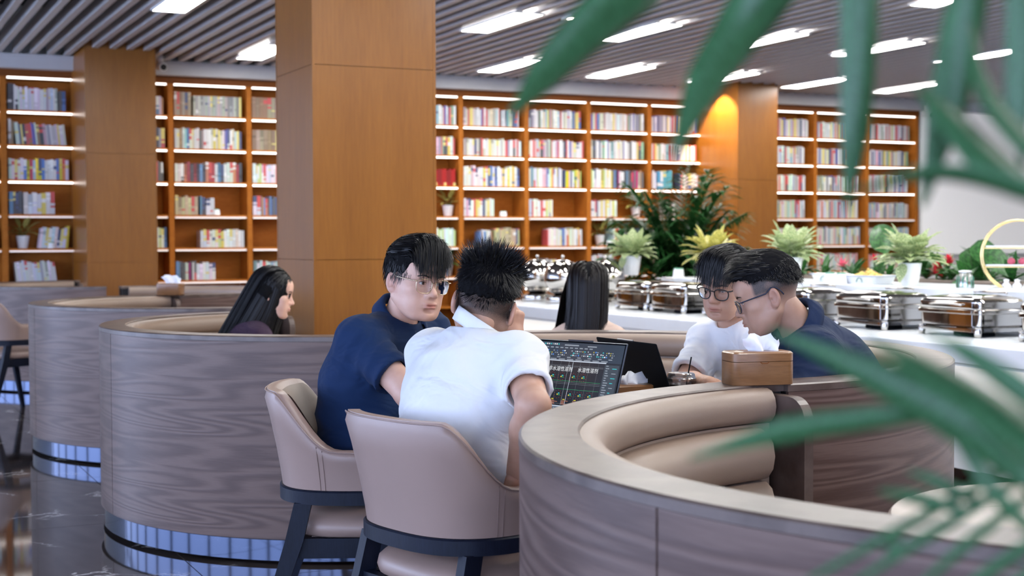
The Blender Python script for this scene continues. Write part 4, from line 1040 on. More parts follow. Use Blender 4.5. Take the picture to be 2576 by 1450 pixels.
# ------------------------------------------------------------------ people: smooth distance-field bodies turned into meshes
def noise3(P, seed=0):
    i = np.floor(P).astype(np.int64); f = P - i; f = f * f * (3 - 2 * f); out = 0
    for dx in (0, 1):
        for dy in (0, 1):
            for dz in (0, 1):
                h = ((i[:, 0] + dx) * 73856093 ^ (i[:, 1] + dy) * 19349663 ^ (i[:, 2] + dz) * 83492791 ^ seed * 2654435) & 0xffffff
                h = (h * 1103515245 + 12345) & 0xffffff; v = h / float(0xffffff)
                out = out + v * (f[:, 0] if dx else 1 - f[:, 0]) * (f[:, 1] if dy else 1 - f[:, 1]) * (f[:, 2] if dz else 1 - f[:, 2])
    return out * 2 - 1
V = lambda *a: np.array(a, float)
def nrm(v): v = np.asarray(v, float); return v / (np.linalg.norm(v) + 1e-12)
class SDF:
    def __init__(s): s.p = []; s.post = []
    def rc(s, a, b, ra, rb, k=.02, op='u', clip=None, clip0=None):
        a = np.asarray(a, float); b = np.asarray(b, float); s.p.append(('rc', a, b, ra, rb, k, op, (a + b) / 2, np.linalg.norm(a - b) / 2 + max(ra, rb), clip, clip0)); return s
    def ell(s, c, r, ax=None, k=.02, op='u'):
        s.p.append(('el', np.asarray(c, float), np.asarray(r, float), np.eye(3) if ax is None else np.asarray(ax, float), None, k, op, np.asarray(c, float), max(r), None, None)); return s
    def __call__(s, P, mg=.09):
        d = np.full(len(P), .25)
        for q in s.p:
            m = ((P - q[7]) ** 2).sum(1) < (q[8] + mg) ** 2
            if not m.any(): continue
            p = P[m]
            if q[0] == 'rc':
                a, b = q[1], q[2]; ba = b - a; pa = p - a; t_ = np.clip(pa @ ba / (ba @ ba + 1e-12), 0, 1)
                e = np.sqrt(((pa - t_[:, None] * ba) ** 2).sum(1)) - (q[3] + (q[4] - q[3]) * t_)
                if q[9] is not None: e = np.maximum(e, (p - b) @ q[9])
                if q[10] is not None: e = np.maximum(e, -(p - a) @ q[10])
            else:
                l = (p - q[1]) @ q[3].T; k0 = np.sqrt(((l / q[2]) ** 2).sum(1)); k1 = np.sqrt(((l / q[2] ** 2) ** 2).sum(1)) + 1e-9
                e = k0 * (k0 - 1) / k1
            o = d[m]; k = q[5]
            if q[6] == 'u':
                h = np.clip(.5 + .5 * (o - e) / k, 0, 1); d[m] = e * h + o * (1 - h) - k * h * (1 - h)
            else:
                h = np.clip(.5 - .5 * (o + e) / k, 0, 1); d[m] = o * (1 - h) - e * h + k * h * (1 - h)
        for f in s.post: d = f(P, d)
        return d
def extract(sd, lo, hi, h):
    lo = np.asarray(lo, float); hi = np.asarray(hi, float); B = 8
    nb = np.maximum(1, np.ceil((hi - lo) / (h * B)).astype(int))
    bi = np.stack(np.meshgrid(*[np.arange(n) for n in nb], indexing='ij'), -1).reshape(-1, 3)
    dc = sd(lo + (bi + .5) * B * h, max(.09, B * h)); bi = bi[np.abs(dc) < .9 * B * h + .012]
    g = np.stack(np.meshgrid(*[np.arange(9)] * 3, indexing='ij'), -1).reshape(-1, 3)
    val = np.empty((len(bi), 729))
    for s in range(0, len(bi), 400):
        P = (lo + (bi[s:s + 400, None, :] * B + g[None]) * h).reshape(-1, 3); val[s:s + 400] = sd(P).reshape(-1, 729)
    val = val.reshape(-1, 9, 9, 9); ins = val < 0
    c8 = [(0, 0, 0), (1, 0, 0), (0, 1, 0), (1, 1, 0), (0, 0, 1), (1, 0, 1), (0, 1, 1), (1, 1, 1)]
    cs = sum(ins[:, x:x + 8, y:y + 8, z:z + 8].astype(np.int8) for x, y, z in c8)
    act = np.argwhere((cs > 0) & (cs < 8))
    cv = np.stack([val[act[:, 0], act[:, 1] + x, act[:, 2] + y, act[:, 3] + z] for x, y, z in c8], 1)
    pos = np.zeros((len(act), 3)); n = np.zeros(len(act))
    for a in range(8):
        for b in range(a + 1, 8):
            da = np.array(c8[b]) - np.array(c8[a])
            if np.abs(da).sum() != 1: continue
            va, vb = cv[:, a], cv[:, b]; m = (va < 0) != (vb < 0); t_ = np.where(m, va / (va - vb + 1e-20), 0)
            pos += np.where(m[:, None], np.array(c8[a]) + t_[:, None] * da, 0); n += m
    gc = bi[act[:, 0]] * B + act[:, 1:]; vert = lo + (gc + pos / n[:, None]) * h
    dim = nb * B + 2; key = (gc[:, 0] * dim[1] + gc[:, 1]) * dim[2] + gc[:, 2]; so = np.argsort(key); sk = key[so]
    quads = []
    for ax in range(3):
        o1, o2 = (ax + 1) % 3, (ax + 2) % 3
        sl = [slice(0, 8)] * 3; s2 = list(sl); s2[ax] = slice(1, 9)
        A = ins[(slice(None), *sl)]; Bv = ins[(slice(None), *s2)]
        e = np.argwhere(A != Bv); fl = A[tuple(e.T)]; gp = bi[e[:, 0]] * B + e[:, 1:]
        ids = []
        for d1, d2 in ((-1, -1), (0, -1), (0, 0), (-1, 0)):
            q = gp.copy(); q[:, o1] += d1; q[:, o2] += d2; kk = (q[:, 0] * dim[1] + q[:, 1]) * dim[2] + q[:, 2]
            ix = np.clip(np.searchsorted(sk, kk), 0, len(sk) - 1); ids.append(np.where(sk[ix] == kk, so[ix], -1))
        Q = np.stack(ids, 1); ok = (Q >= 0).all(1); Q = Q[ok]; f_ = fl[ok]; Q[~f_] = Q[~f_][:, ::-1]; quads.append(Q)
    return vert, np.concatenate(quads)
def meshobj(name, VQ, mats, parent, base, attr=None, smooth=True):
    Vv = np.concatenate([v for v, q in VQ]); off = 0; Qs = []
    for v, q in VQ: Qs.append(q + off); off += len(v)
    Q = np.concatenate(Qs); me = bpy.data.meshes.new(name); Vv = Vv - base
    me.vertices.add(len(Vv)); me.vertices.foreach_set('co', Vv.astype(np.float32).ravel())
    k = Q.shape[1]; me.loops.add(len(Q) * k); me.loops.foreach_set('vertex_index', Q.astype(np.int32).ravel())
    me.polygons.add(len(Q)); me.polygons.foreach_set('loop_start', np.arange(0, len(Q) * k, k, dtype=np.int32))
    me.polygons.foreach_set('use_smooth', np.full(len(Q), smooth)); me.update(calc_edges=True); me.validate()
    for m_ in mats: me.materials.append(m_)
    if attr is not None:
        ca = me.color_attributes.new('tone', 'FLOAT_COLOR', 'POINT'); ca.data.foreach_set('color', attr.astype(np.float32).ravel())
    o = bpy.data.objects.new(name, me); COL.objects.link(o); o.parent = parent
    return o
# materials for people
def skinmat(name, base):
    m_, t, b = nt(name); setp(b, rough=.46, sss=.12, spec=.4); b.inputs['Subsurface Radius'].default_value = (.010, .004, .002)
    at_ = N(t, 'ShaderNodeAttribute', attribute_name='tone'); sx = N(t, 'ShaderNodeSeparateColor'); t.links.new(at_.outputs['Color'], sx.inputs[0])
    tc = N(t, 'ShaderNodeTexCoord'); n = N(t, 'ShaderNodeTexNoise', Scale=26.0, Detail=4.0); t.links.new(tc.outputs['Object'], n.inputs['Vector'])
    r0 = ramp(t, [(.3, tuple(c * f for c, f in zip(base, (.93, .88, .86)))), (.7, tuple(min(1, c * f) for c, f in zip(base, (1.04, 1.05, 1.06))))], n.outputs[0])
    def mixin(prev, fac, col, amt=1.0):
        x = N(t, 'ShaderNodeMix', data_type='RGBA'); mu = N(t, 'ShaderNodeMath', operation='MULTIPLY'); mu.inputs[1].default_value = amt
        t.links.new(fac, mu.inputs[0]); t.links.new(mu.outputs[0], x.inputs[0]); t.links.new(prev, x.inputs[6]); x.inputs[7].default_value = (*col, 1); return x.outputs[2]
    c = mixin(r0.outputs[0], sx.outputs[0], (base[0] * .72, base[1] * .42, base[2] * .44), .85)       # lips, ears, nose
    n2 = N(t, 'ShaderNodeTexNoise', Scale=700.0, Detail=1.0); t.links.new(tc.outputs['Object'], n2.inputs['Vector'])
    mu = N(t, 'ShaderNodeMath', operation='MULTIPLY'); t.links.new(sx.outputs[1], mu.inputs[0]); rr = ramp(t, [(.38, (.80,) * 3), (.62, (1,) * 3)], n2.outputs[0]); t.links.new(rr.outputs[0], mu.inputs[1])
    c = mixin(c, mu.outputs[0], (.020, .018, .018), 1.0)                                               # cropped hair
    t.links.new(c, b.inputs['Base Color']); return m_
M['skin_a'] = skinmat('skin_fair', (.66, .405, .305)); M['skin_b'] = skinmat('skin_warm', (.55, .32, .22)); M['skin_c'] = skinmat('skin_tan', (.45, .265, .185))
def hairmat(name, c, rough=.34):
    m_, t, b = nt(name); setp(b, color=c, rough=rough, spec=.30); return m_
M['hair'] = hairmat('black_hair', (.0055, .0052, .0065), .42); M['hair2'] = hairmat('dark_brown_hair', (.009, .0062, .0060), .36); M['haircap'] = plain('hair_base', (.005, .0048, .0055), .8, 0, spec=.08)
def fabric(name, c, var=.06, rough=.85, sheen=.03):
    m_ = plain(name, c, rough, var, 6, .25, 900, sheen=sheen, spec=.15); t = m_.node_tree; b = t.nodes['Principled BSDF']; bp0 = b.inputs['Normal'].links[0].from_node
    tc = N(t, 'ShaderNodeTexCoord'); mp = N(t, 'ShaderNodeMapping'); mp.inputs['Scale'].default_value = (5, 5, 9); mp.inputs['Rotation'].default_value = (.5, .4, .3); t.links.new(tc.outputs['Object'], mp.inputs[0])
    n = N(t, 'ShaderNodeTexNoise', Scale=1.0, Detail=2.0, Distortion=1.6); t.links.new(mp.outputs[0], n.inputs['Vector'])
    bp = N(t, 'ShaderNodeBump', Strength=.55, Distance=.035); t.links.new(n.outputs[0], bp.inputs['Height']); t.links.new(bp.outputs[0], bp0.inputs['Normal']); return m_
M['navy'] = fabric('navy_cotton', (.010, .026, .075)); M['navy2'] = fabric('dark_navy_cotton', (.012, .022, .055)); M['tee2'] = fabric('bright_white_cotton', (.86, .865, .87), .01); M['tee'] = fabric('white_cotton', (.74, .745, .75), .015)
M['purple'] = fabric('purple_cloth', (.042, .024, .046)); M['beige'] = fabric('beige_cloth', (.58, .44, .37)); M['pants_g'] = fabric('green_grey_trousers', (.035, .075, .085)); M['jeans'] = plain('blue_denim', (.16, .25, .40), .8, .25, 40, .3, 700)
M['pants_d'] = fabric('dark_trousers', (.02, .02, .025)); M['shoe'] = plain('dark_shoe', (.02, .02, .022), .4, 0)
M['sclera'] = plain('eye_white', (.62, .58, .56), .15, 0); M['iris'] = plain('dark_iris', (.020, .011, .007), .08, 0)
M['frame_b'] = plain('black_acetate', (.008, .008, .010), .2, 0); M['frame_bl'] = plain('dark_blue_acetate', (.012, .020, .045), .25, 0); M['frame_g'] = plain('gold_wire', (.62, .50, .34), .25, 0, metal=1.0)

def head_sdf(o):
    """o: shape options. local axes: x right, y forward, z up, origin between the ears"""
    s = SDF(); jw = o.get('jaw', 1.0); eo = o.get('eye', .0040); mo = o.get('mouth', .0012)
    s.ell((0, -.010, .046), (.0765, .098, .086), k=.02)
    s.ell((0, .030, -.012), (.0665 * jw, .064, .088), k=.03)
    s.ell((0, .040, -.070), (.050 * jw, .046, .040), k=.03)
    for x in (-1, 1):
        s.rc((x * .056 * jw, -.002, -.045), (x * .030 * jw, .062, -.090), .020, .018, k=.03)
        s.ell((x * .044, .060, -.018), (.024, .022, .022), k=.02)
        s.ell((x * .034, .062, -.055), (.022, .020, .022), k=.025)
    s.ell((0, .080, -.094), (.021, .016, .016), k=.02)
    s.rc((-.036, .079, .030), (.036, .079, .030), .011, .011, k=.018); s.ell((0, .062, .055), (.058, .036, .036), k=.03)
    for x in (-1, 1):
        s.ell((x * .032, .104, .006), (.021, .018, .012), k=.014, op='s')
        s.ell((x * .031, .0765, .0055), (.0158, .0148, .0128), k=.005)
    s.rc((0, .086, .020), (0, .104, -.018), .0075, .0095, k=.013); s.ell((0, .1085, -.027), (.0125, .0115, .0105), k=.010)
    for x in (-1, 1): s.ell((x * .0135, .098, -.031), (.0085, .0105, .0080), k=.008); s.ell((x * .0065, .1075, -.0385), (.0036, .005, .004), k=.003, op='s')
    s.ell((0, .087, -.056), (.028, .014, .020), k=.014)
    s.ell((0, .0985, -.0575), (.0225, .0075, .0052), k=.005); s.ell((0, .0975, -.0675), (.0195, .0080, .0062), k=.005)
    s.rc((-.0245, .092, -.0625), (.0245, .092, -.0625), .0022, .0022, k=.003, op='s'); s.ell((0, .104, -.0625), (.018, .006, mo), k=.002, op='s')
    s.ell((0, .094, -.078), (.016, .008, .006), k=.010, op='s')
    for x in (-1, 1):
        if eo > 0: s.ell((x * .0312, .0905, .0050), (.0138, .0105, eo), k=.0018, op='s')
        ax = np.array([nrm((x, .32, 0)), nrm((-.32 * x, 1, .0)), (0, 0, 1)])
        ex, ey = x * .0815, -.012
        s.ell((ex, ey, -.002), (.0085, .0175, .0305), ax, k=.006); s.ell((x * .080, -.006, -.026), (.007, .010, .011), ax, k=.008)
        s.ell((ex + x * .0065, ey + .004, .001), (.0055, .0105, .0205), ax, k=.004, op='s'); s.ell((ex + x * .002, ey + .012, -.008), (.006, .005, .008), ax, k=.004, op='s')
    return s
def frame(f, u):
    f = nrm(f); u = np.asarray(u, float); u = nrm(u - f * (u @ f)); r = np.cross(f, u); return np.stack([r, f, u])
def ribbons(name, pts, wid, mat, parent, base, X, seed=0, flat=None):
    """pts (n,k,3) head-local strand polylines -> tapered ribbons"""
    n, k = pts.shape[:2]; tg = np.gradient(pts, axis=1); tg /= np.linalg.norm(tg, axis=2, keepdims=True) + 1e-9
    out = pts - np.array([0, -.01, .03]) if flat is None else np.broadcast_to(flat, pts.shape); sd = np.cross(tg, out); sd /= np.linalg.norm(sd, axis=2, keepdims=True) + 1e-9
    rs = np.random.RandomState(seed); tw = rs.normal(0, .35, (n, 1, 1)); on = np.cross(sd, tg); sd = sd * np.cos(tw) + on * np.sin(tw)
    tt = np.linspace(0, 1, k); wv = wid * np.clip(1.05 - tt ** 2.5, .06, 1)[None, :, None] * rs.uniform(.6, 1.2, (n, 1, 1))
    v = np.stack([pts - sd * wv / 2, pts + sd * wv / 2], 2).reshape(-1, 3); v = X(v)
    b_ = np.arange(n)[:, None] * k * 2 + np.arange(k - 1)[None] * 2; b_ = b_.ravel(); q = np.stack([b_, b_ + 1, b_ + 3, b_ + 2], 1)
    return meshobj(name, [(v, q)], [mat], parent, base)
def grow(roots, dirs, L, k, field, grav, rs, rad=(.086, .109, .098), cen=(0, -.012, .046), stiff=.5, push=1.0):
    n = len(roots); P = roots.copy(); D = dirs / (np.linalg.norm(dirs, axis=1, keepdims=True) + 1e-9); out = [P.copy()]; st = (L / (k - 1))[:, None]; cen = np.array(cen); rad = np.array(rad)
    for i in range(k - 1):
        D = D * stiff + field(P, i / (k - 1)) * (1 - stiff) + grav * (.12 + .25 * i / k); D /= np.linalg.norm(D, axis=1, keepdims=True) + 1e-9
        P = P + D * st; q = (P - cen) / rad; s_ = np.linalg.norm(q, axis=1); lim = push + .05 * rs.rand(n); m = s_ < lim
        P[m] = cen + (P[m] - cen) * (lim[m] / s_[m])[:, None]; out.append(P.copy())
    return np.stack(out, 1)

def person(S):
    root = thing('person', S['label'], 'person', (*S['base'], 0)); base = np.array([*S['base'], 0.0])
    A = frame(S['f'], S['u']); H = np.asarray(S['head'], float); sc_ = S.get('scale', 1.0)
    X = lambda p: H + (np.asarray(p, float) * sc_) @ A
    XI = lambda p: ((np.asarray(p, float) - H) @ A.T) / sc_
    J = {k: np.asarray(v, float) for k, v in S['j'].items()}
    skin = M[S['skin']]; fat = S.get('fat', 1.0)
    # ---- head patch (fine)
    hs = head_sdf(S.get('face', {})); nl = XI(J['neck'] - (X((0, -.02, -.05)) - J['neck']) * .35)
    hs.rc((0, -.028, -.03), nl, .047 * S.get('nk', 1), .050 * S.get('nk', 1), k=.025)
    lo = np.minimum([-.11, -.13, -.17], [-.11, -.13, -.17]); hi = [.11, .135, .15]
    hv, hq = extract(hs, lo, hi, S.get('hres', .0024))
    col = np.zeros((len(hv), 4)); x, y, z = hv.T
    lip = np.exp(-((x / .021) ** 4)) * np.exp(-(((z + .0625) / .0095) ** 4)) * (y > .082)
    ear = .35 * np.exp(-(((np.abs(x) - .084) / .012) ** 2)) * (np.abs(y + .01) < .03) * (np.abs(z) < .035); ns = .22 * np.exp(-((x / .016) ** 2 + ((z + .028) / .014) ** 2)) * (y > .09)
    ck = .12 * np.exp(-(((np.abs(x) - .042) / .02) ** 2 + ((z + .022) / .02) ** 2)) * (y > .04); lid = .25 * np.exp(-(((np.abs(x) - .031) / .016) ** 2 + ((z - .005) / .010) ** 2)) * (y > .07)
    col[:, 0] = np.clip(lip * .9 + ear + ns + ck + lid, 0, 1); col[:, 3] = 1
    if 'stub' in S: col[:, 1] = np.clip(S['stub'](x, y, z), 0, 1) * np.clip((.0795 - np.abs(x)) / .004, 0, 1)
    # ---- body patch: torso, arms, hands
    up = nrm(J['neck'] - J['pel']); rt = nrm(J['shR'] - J['shL']); rt = nrm(rt - up * (rt @ up) * .7); fw = nrm(np.cross(up, rt)); up2 = np.cross(rt, fw); AX = np.stack([rt, fw, up2])
    spine = lambda t_, b=0.0: J['pel'] + (J['neck'] - J['pel']) * t_ - fw * (S.get('hunch', .035) * sin(PI * t_) + b)
    def torso(s, g=0.0, loose=0.0):
        s.ell(J['pel'] + up2 * .01, (.165 * fat + g, .118 * fat + g, .12 + g), AX, k=.06)
        s.ell(spine(.33), (.150 * fat + g + loose, .115 * fat + g + loose, .155 + g), AX, k=.08); s.ell(spine(.62), (.160 * fat + g, .112 * fat + g, .155 + g), AX, k=.08)
        mid = spine(.86)
        for a in ('shL', 'shR'):
            s.rc(J[a], mid, .050 * S.get('shr', 1) + g * .8, .060 + g * .8, k=.045); s.rc(J[a] * .65 + mid * .35, J['neck'] - up2 * .022, .043 + g * .7, .047 + g * .6, k=.06); s.rc(J[a], spine(.6) + (J[a] - mid) * .62, .052 + g, .085 + g, k=.05)
    bs = SDF(); torso(bs, -.008)
    bs.rc(J['neck'], X((0, -.03, -.04)), .052 * S.get('nk', 1), .048 * S.get('nk', 1), k=.02)
    aw = S.get('arm', 1.0)
    for sd in 'LR':
        if 'el' + sd not in J: continue
        bs.rc(J['sh' + sd], J['el' + sd], .050 * aw, .040 * aw, k=.03); e = J['el' + sd]; w_ = J['wr' + sd]
        bs.rc(e, e + (w_ - e) * .35, .040 * aw, .042 * aw, k=.02); bs.rc(e + (w_ - e) * .35, w_, .042 * aw, .027 * aw, k=.02)
    pts = np.array([v for k_, v in J.items() if k_[:2] in ('pe', 'ne', 'sh', 'el', 'wr')]); lo, hi = pts.min(0) - .22, pts.max(0) + .2
    vq = [(X(hv), hq)]; cols = [col]
    v, q = extract(bs, lo, hi, .0065); vq.append((v, q)); c = np.zeros((len(v), 4)); c[:, 3] = 1
    for sd in 'LR':
        if 'el' + sd in J: c[:, 0] = np.maximum(c[:, 0], .25 * np.exp(-((v - J['el' + sd]) ** 2).sum(1) / .03 ** 2))
    cols.append(c)
    for hd in S.get('hands', []):
        s = SDF(); w_ = np.asarray(hd['w'], float); d = nrm(hd['d']); n_ = np.asarray(hd['n'], float); n_ = nrm(n_ - d * (n_ @ d)); sx = np.cross(n_, d) * hd.get('side', 1)   # n_: back of the hand; sx towards the little finger side
        if 'fa' in hd: s.rc(hd['fa'], w_, .030, .0265, k=.02)
        curl = hd.get('curl', (.5, .7, .5)); LN = (.044, .026, .021); sc2 = hd.get('s', 1.0)
        s.rc(w_, w_ + d * .03, .024, .022, k=.02)
        for i in range(4):
            off = (i - 1.5) * .0195 * sc2; kn = w_ + d * (.088 - abs(i - 1.2) * .004) * sc2 + sx * off - n_ * .002 * abs(i - 1.3)
            s.rc(w_ + d * .02 + sx * off * .6, kn, .0135, .0105, k=.012)
            p = kn; ang = 0.0; fl = (.92, 1.0, .95, .78)[i] * sc2
            for j in range(3):
                ang += curl[j] * (1 + .06 * (i - 1.5)) * (hd.get('cf', (1, 1, 1, 1))[i]); dd = d * cos(ang) - n_ * sin(ang) + sx * (i - 1.5) * .04
                q2 = p + nrm(dd) * LN[j] * fl; s.rc(p, q2, .0098 - .0011 * j, .0090 - .0011 * j, k=.004); p = q2
        tb = w_ + d * .028 - sx * .022 - n_ * .006; ta = hd.get('thumb', (.75, .35)); p = tb; dd = nrm(d * cos(ta[0]) - sx * sin(ta[0]) - n_ * .35)
        s.rc(w_ + d * .01 - sx * .01, p, .016, .0145, k=.014)
        for j, L in enumerate((.042, .032, .026)):
            q2 = p + dd * L * sc2; s.rc(p, q2, .0135 - .0015 * j, .0118 - .0015 * j, k=.006); p = q2; dd = nrm(dd + (sx * .8 + d * .35 - n_ * .3) * ta[1])
        v, q = extract(s, w_ - .15, w_ + .15, .0028); vq.append((v, q)); c = np.zeros((len(v), 4)); c[:, 3] = 1; c[:, 0] = .12; cols.append(c)
    body = meshobj('body', vq, [skin], root, base, np.concatenate(cols))
    # ---- clothes
    gr = S.get('g', .014); s = SDF(); torso(s, gr, S.get('loose', .012)); inner = SDF()
    nkp = J['neck']; nkd = nrm(X((0, -.03, -.05)) - J['neck'])
    for sd in 'LR':
        if 'el' + sd not in J: continue
        a, b = J['sh' + sd], J['el' + sd]; e = a + (b - a) * S.get('slv', .66); dr = nrm(b - a)
        s.rc(a, e, .055 * aw + S.get('slg', .004) * .6, .056 * aw + S.get('slg', .004), k=.03, clip=dr)
    for sd in 'LR':
        if 'el' + sd not in J: continue
        a, b = J['sh' + sd], J['el' + sd]; e = a + (b - a) * S.get('slv', .66); dr = nrm(b - a)
        s.rc(e - dr * .05, e + dr * .06, .046 * aw, .047 * aw + S.get('slg', .004), k=.004, op='s')
    s.rc(nkp + nkd * S.get('nko', .018) - up2 * .0, nkp + nkd * .12, S.get('nkr', .062), S.get('nkr', .062) + .02, k=.012, op='s')
    hem = J['pel'] - up2 * S.get('hem', .03); wr = S.get('wr', .0045); ws = S.get('seed', 1)
    def fold(P, d):
        m = np.abs(d) < .03
        if m.any():
            p = P[m]; l = (p - J['pel']) @ AX.T; n1 = noise3(l * np.array([5., 5., 7.]), ws); n2 = noise3(l * np.array([9, 9, 14.]) + n1[:, None] * .8, ws + 3)
            tv = l[:, 2] / .5; amt = wr * (1.15 - .6 * np.clip(tv, 0, 1)); ph = l[:, 2] * 55 + l[:, 0] * 26 * np.sign(l[:, 0] + 1e-6) + 5.5 * n1
            d = d.copy(); d[m] += amt * (.5 * n2 + 1.5 * (np.abs(np.sin(ph * .5)) - .6) * np.clip(n1 + .30, 0, 1) + .6 * n1)
            for sd in 'LR':
                if 'el' + sd in J:
                    a, b = J['sh' + sd], J['el' + sd]; ar = nrm(b - a); q = p - a; tt = q @ ar; rr = np.sqrt(np.maximum(((q - tt[:, None] * ar) ** 2).sum(1), 0)); mk = np.clip(1 - rr / .13, 0, 1) * (tt > -.04) * (tt < .24)
                    d[m] += wr * .75 * mk * 1.6 * (np.abs(np.sin(tt * 40 + q @ fw * 18 + 3 * n1)) - .6)
        return d
    s.post.append(fold); s.post.append(lambda P, d: np.maximum(d, (hem - P) @ up2))
    v, q = extract(s, lo - .04, hi + .02, .0058); meshobj(S.get('shirt', 'shirt'), [(v, q)], [M[S['top']]], root, base)
    # sleeve hem lines and shoulder seams
    for sd in 'LR':
        if 'el' + sd not in J or not S.get('seams', True): continue
        a, b = J['sh' + sd], J['el' + sd]; dr = nrm(b - a)
        for off, nm in ((.022, 'sleeve_hem'),):
            e = a + (b - a) * S.get('slv', .66) - dr * off; u_ = nrm(np.cross(dr, V(.3, .2, 1))); w_ = np.cross(dr, u_); ring = []
            for k in range(40):
                an = 2 * PI * k / 40; di = u_ * cos(an) + w_ * sin(an); ts = np.linspace(.035, .12, 60); dv = s(e + di[None] * ts[:, None]); ix = np.argmax(dv > 0); ring.append(e + di * (ts[ix] + .0002) - base)
            MB().tube(ring, .0011, 4, closed=True).obj(nm, M[S['top']], root, True)
    # collar
    cl = S.get('collar')
    if cl:
        rows = []; nK = 44; cf = nrm(fw - nkd * (fw @ nkd)); cr = np.cross(cf, nkd); op_ = cl.get('open', .0)
        c0 = nkp + nkd * cl.get('z', .012)
        for k in range(nK + 1):
            an = -PI + op_ + (2 * PI - 2 * op_) * k / nK; fr = abs(an) / PI; di = -cf * cos(an) + cr * sin(an)     # an=0 at the nape
            r0 = cl.get('r', .066); stand = cl.get('h', .034) * (1 - .35 * fr ** 2); fall = cl.get('fall', 0.0) * (1 + cl.get('pt', .5) * max(0, fr - .55) * 2.2); drop = -.030 * fr ** 1.5
            prof = [(r0, 0.0), (r0 - .003, stand * .6), (r0 - .002, stand)]
            if fall: prof += [(r0 + .004, stand + .003), (r0 + .012, stand - .004), (r0 + .019 + .010 * fr, stand - fall * .6), (r0 + .024 + .020 * fr, stand - fall)]
            else: prof += [(r0 + .003, stand), (r0 + .0035, stand * .5), (r0 + .004, -.004)]
            rows.append([tuple(c0 + di * r_ + nkd * (h_ + drop) + cf * .010 * fr - base) for r_, h_ in prof])
        mb = MB(); mb.grid(rows); o = mb.obj('collar', M[S['top']], root, True)
        so_ = o.modifiers.new('thickness', 'SOLIDIFY'); so_.thickness = .0025; so_.offset = 0
    # trousers and shoes
    if 'knL' in J:
        s = SDF(); s.ell(J['pel'] - V(0, 0, .02), (.172 * fat, .128 * fat, .125), AX, k=.05)
        for sd in 'LR':
            s.rc(J['pel'] + rt * (.085 if sd == 'R' else -.085) - V(0, 0, .01), J['kn' + sd], .090 * fat, .066, k=.05); s.rc(J['kn' + sd], J['an' + sd], .062, .055, k=.03)
        ph = np.array([J[k] for k in ('pel', 'knL', 'knR', 'anL', 'anR')])
        s.post.append(lambda P, d: d + .003 * noise3(P * 16, 5)); top_ = J['pel'] + up2 * .07; s.post.append(lambda P, d: np.maximum(d, (P - top_) @ up2))
        v, q = extract(s, ph.min(0) - .2, ph.max(0) + .2, .009); v[:, 2] = np.maximum(v[:, 2], .004); meshobj('trousers', [(v, q)], [M[S['bottom']]], root, base)
        sv = []
        for sd in 'LR':
            s = SDF(); a = J['an' + sd].copy(); a[2] = .045; dr = nrm((J['kn' + sd] - J['pel']) * V(1, 1, 0)); s.rc(a - dr * .03, a + dr * .14 - V(0, 0, .012), .045, .034, k=.02); s.post.append(lambda P, d: np.maximum(d, .003 - P[:, 2]))
            v, q = extract(s, a - .22, a + .22, .009); meshobj('shoe', [(v, q)], [M['shoe']], root, base)
    # ---- eyes, brows
    def loc(mb, name, mats, par=root, smooth=True):
        mb.v = [tuple(p) for p in (X(np.array(mb.v)) - base)]; return mb.obj(name, mats, par, smooth)
    def sy(x, z, extra=0.0):
        ys = np.linspace(.135, .03, 211); d = hs(np.stack([np.full(211, x), ys, np.full(211, z)], 1)); return ys[np.argmax(d < 0)] + extra
    if S.get('eyes', True):
        gz = nrm(S.get('gaze', (0, 1, 0)))
        for sx in (-1, 1):
            u_ = nrm(np.cross(gz, (0.0, 0, 1))); w_ = np.cross(u_, gz); c0 = V(sx * .031, .0765, .005); mb = MB(); R_ = .0126; rings = []; angs = [.02, .12, .22, .34, .44, .47, .6, .85, 1.1, 1.4, 1.8, 2.3, 3.1]
            for an in angs: rings.append([tuple(c0 + R_ * (gz * cos(an) * (1.03 if an < .45 else 1) + (u_ * cos(t_) + w_ * sin(t_)) * sin(an))) for t_ in np.linspace(0, 2 * PI, 19)[:-1]])
            mb.loft(rings, True); 
            for fi in range(len(mb.f)): mb.m[fi] = 1 if (fi < 4 * 18 or fi == 12 * 18) else 0
            loc(mb, 'eye', [M['sclera'], M['iris']])
            la = MB(); eo = max(.0012, S.get('face', {}).get('eye', .004)); pl = []
            for k in range(11):
                t_ = k / 10 * 2 - 1; xx = sx * .0312 + t_ * .0138; zz = .0050 + eo * math.sqrt(max(0, 1 - t_ * t_)) + .0006; pl.append((xx, sy(xx, zz + .0012, .0002), zz))
            la.tube(pl, [.0003 + .0008 * sin(PI * k / 10) for k in range(11)], 5); loc(la, 'eyelash', M['hair'])
            rs = np.random.RandomState(3 + sx); n = 90; t_ = rs.rand(n); xx = sx * (.011 + .037 * t_); zz = .0225 + .0065 * np.sin(t_ * 2.3) + rs.normal(0, .0016, n) * (1.2 - .8 * t_); yy = np.array([sy(a, b) for a, b in zip(xx, zz)])
            P0 = np.stack([xx, yy + .0004, zz], 1); dr = np.stack([sx * (.4 + .6 * t_), -.25 - .2 * t_, .55 - .75 * t_], 1); dr /= np.linalg.norm(dr, axis=1, keepdims=True); L = .0085; pts = np.stack([P0, P0 + dr * L * .5, P0 + dr * L], 1)
            pts[:, 1:, 1] = np.maximum(pts[:, 1:, 1], np.array([[sy(a[0], a[2]) + .0005 for a in b[1:]] for b in pts])); ribbons('eyebrow', pts, .0011, M['hair'], root, base, X, 2, np.array([0, 1, .1]))
    # ---- spectacles
    gl = S.get('glasses')
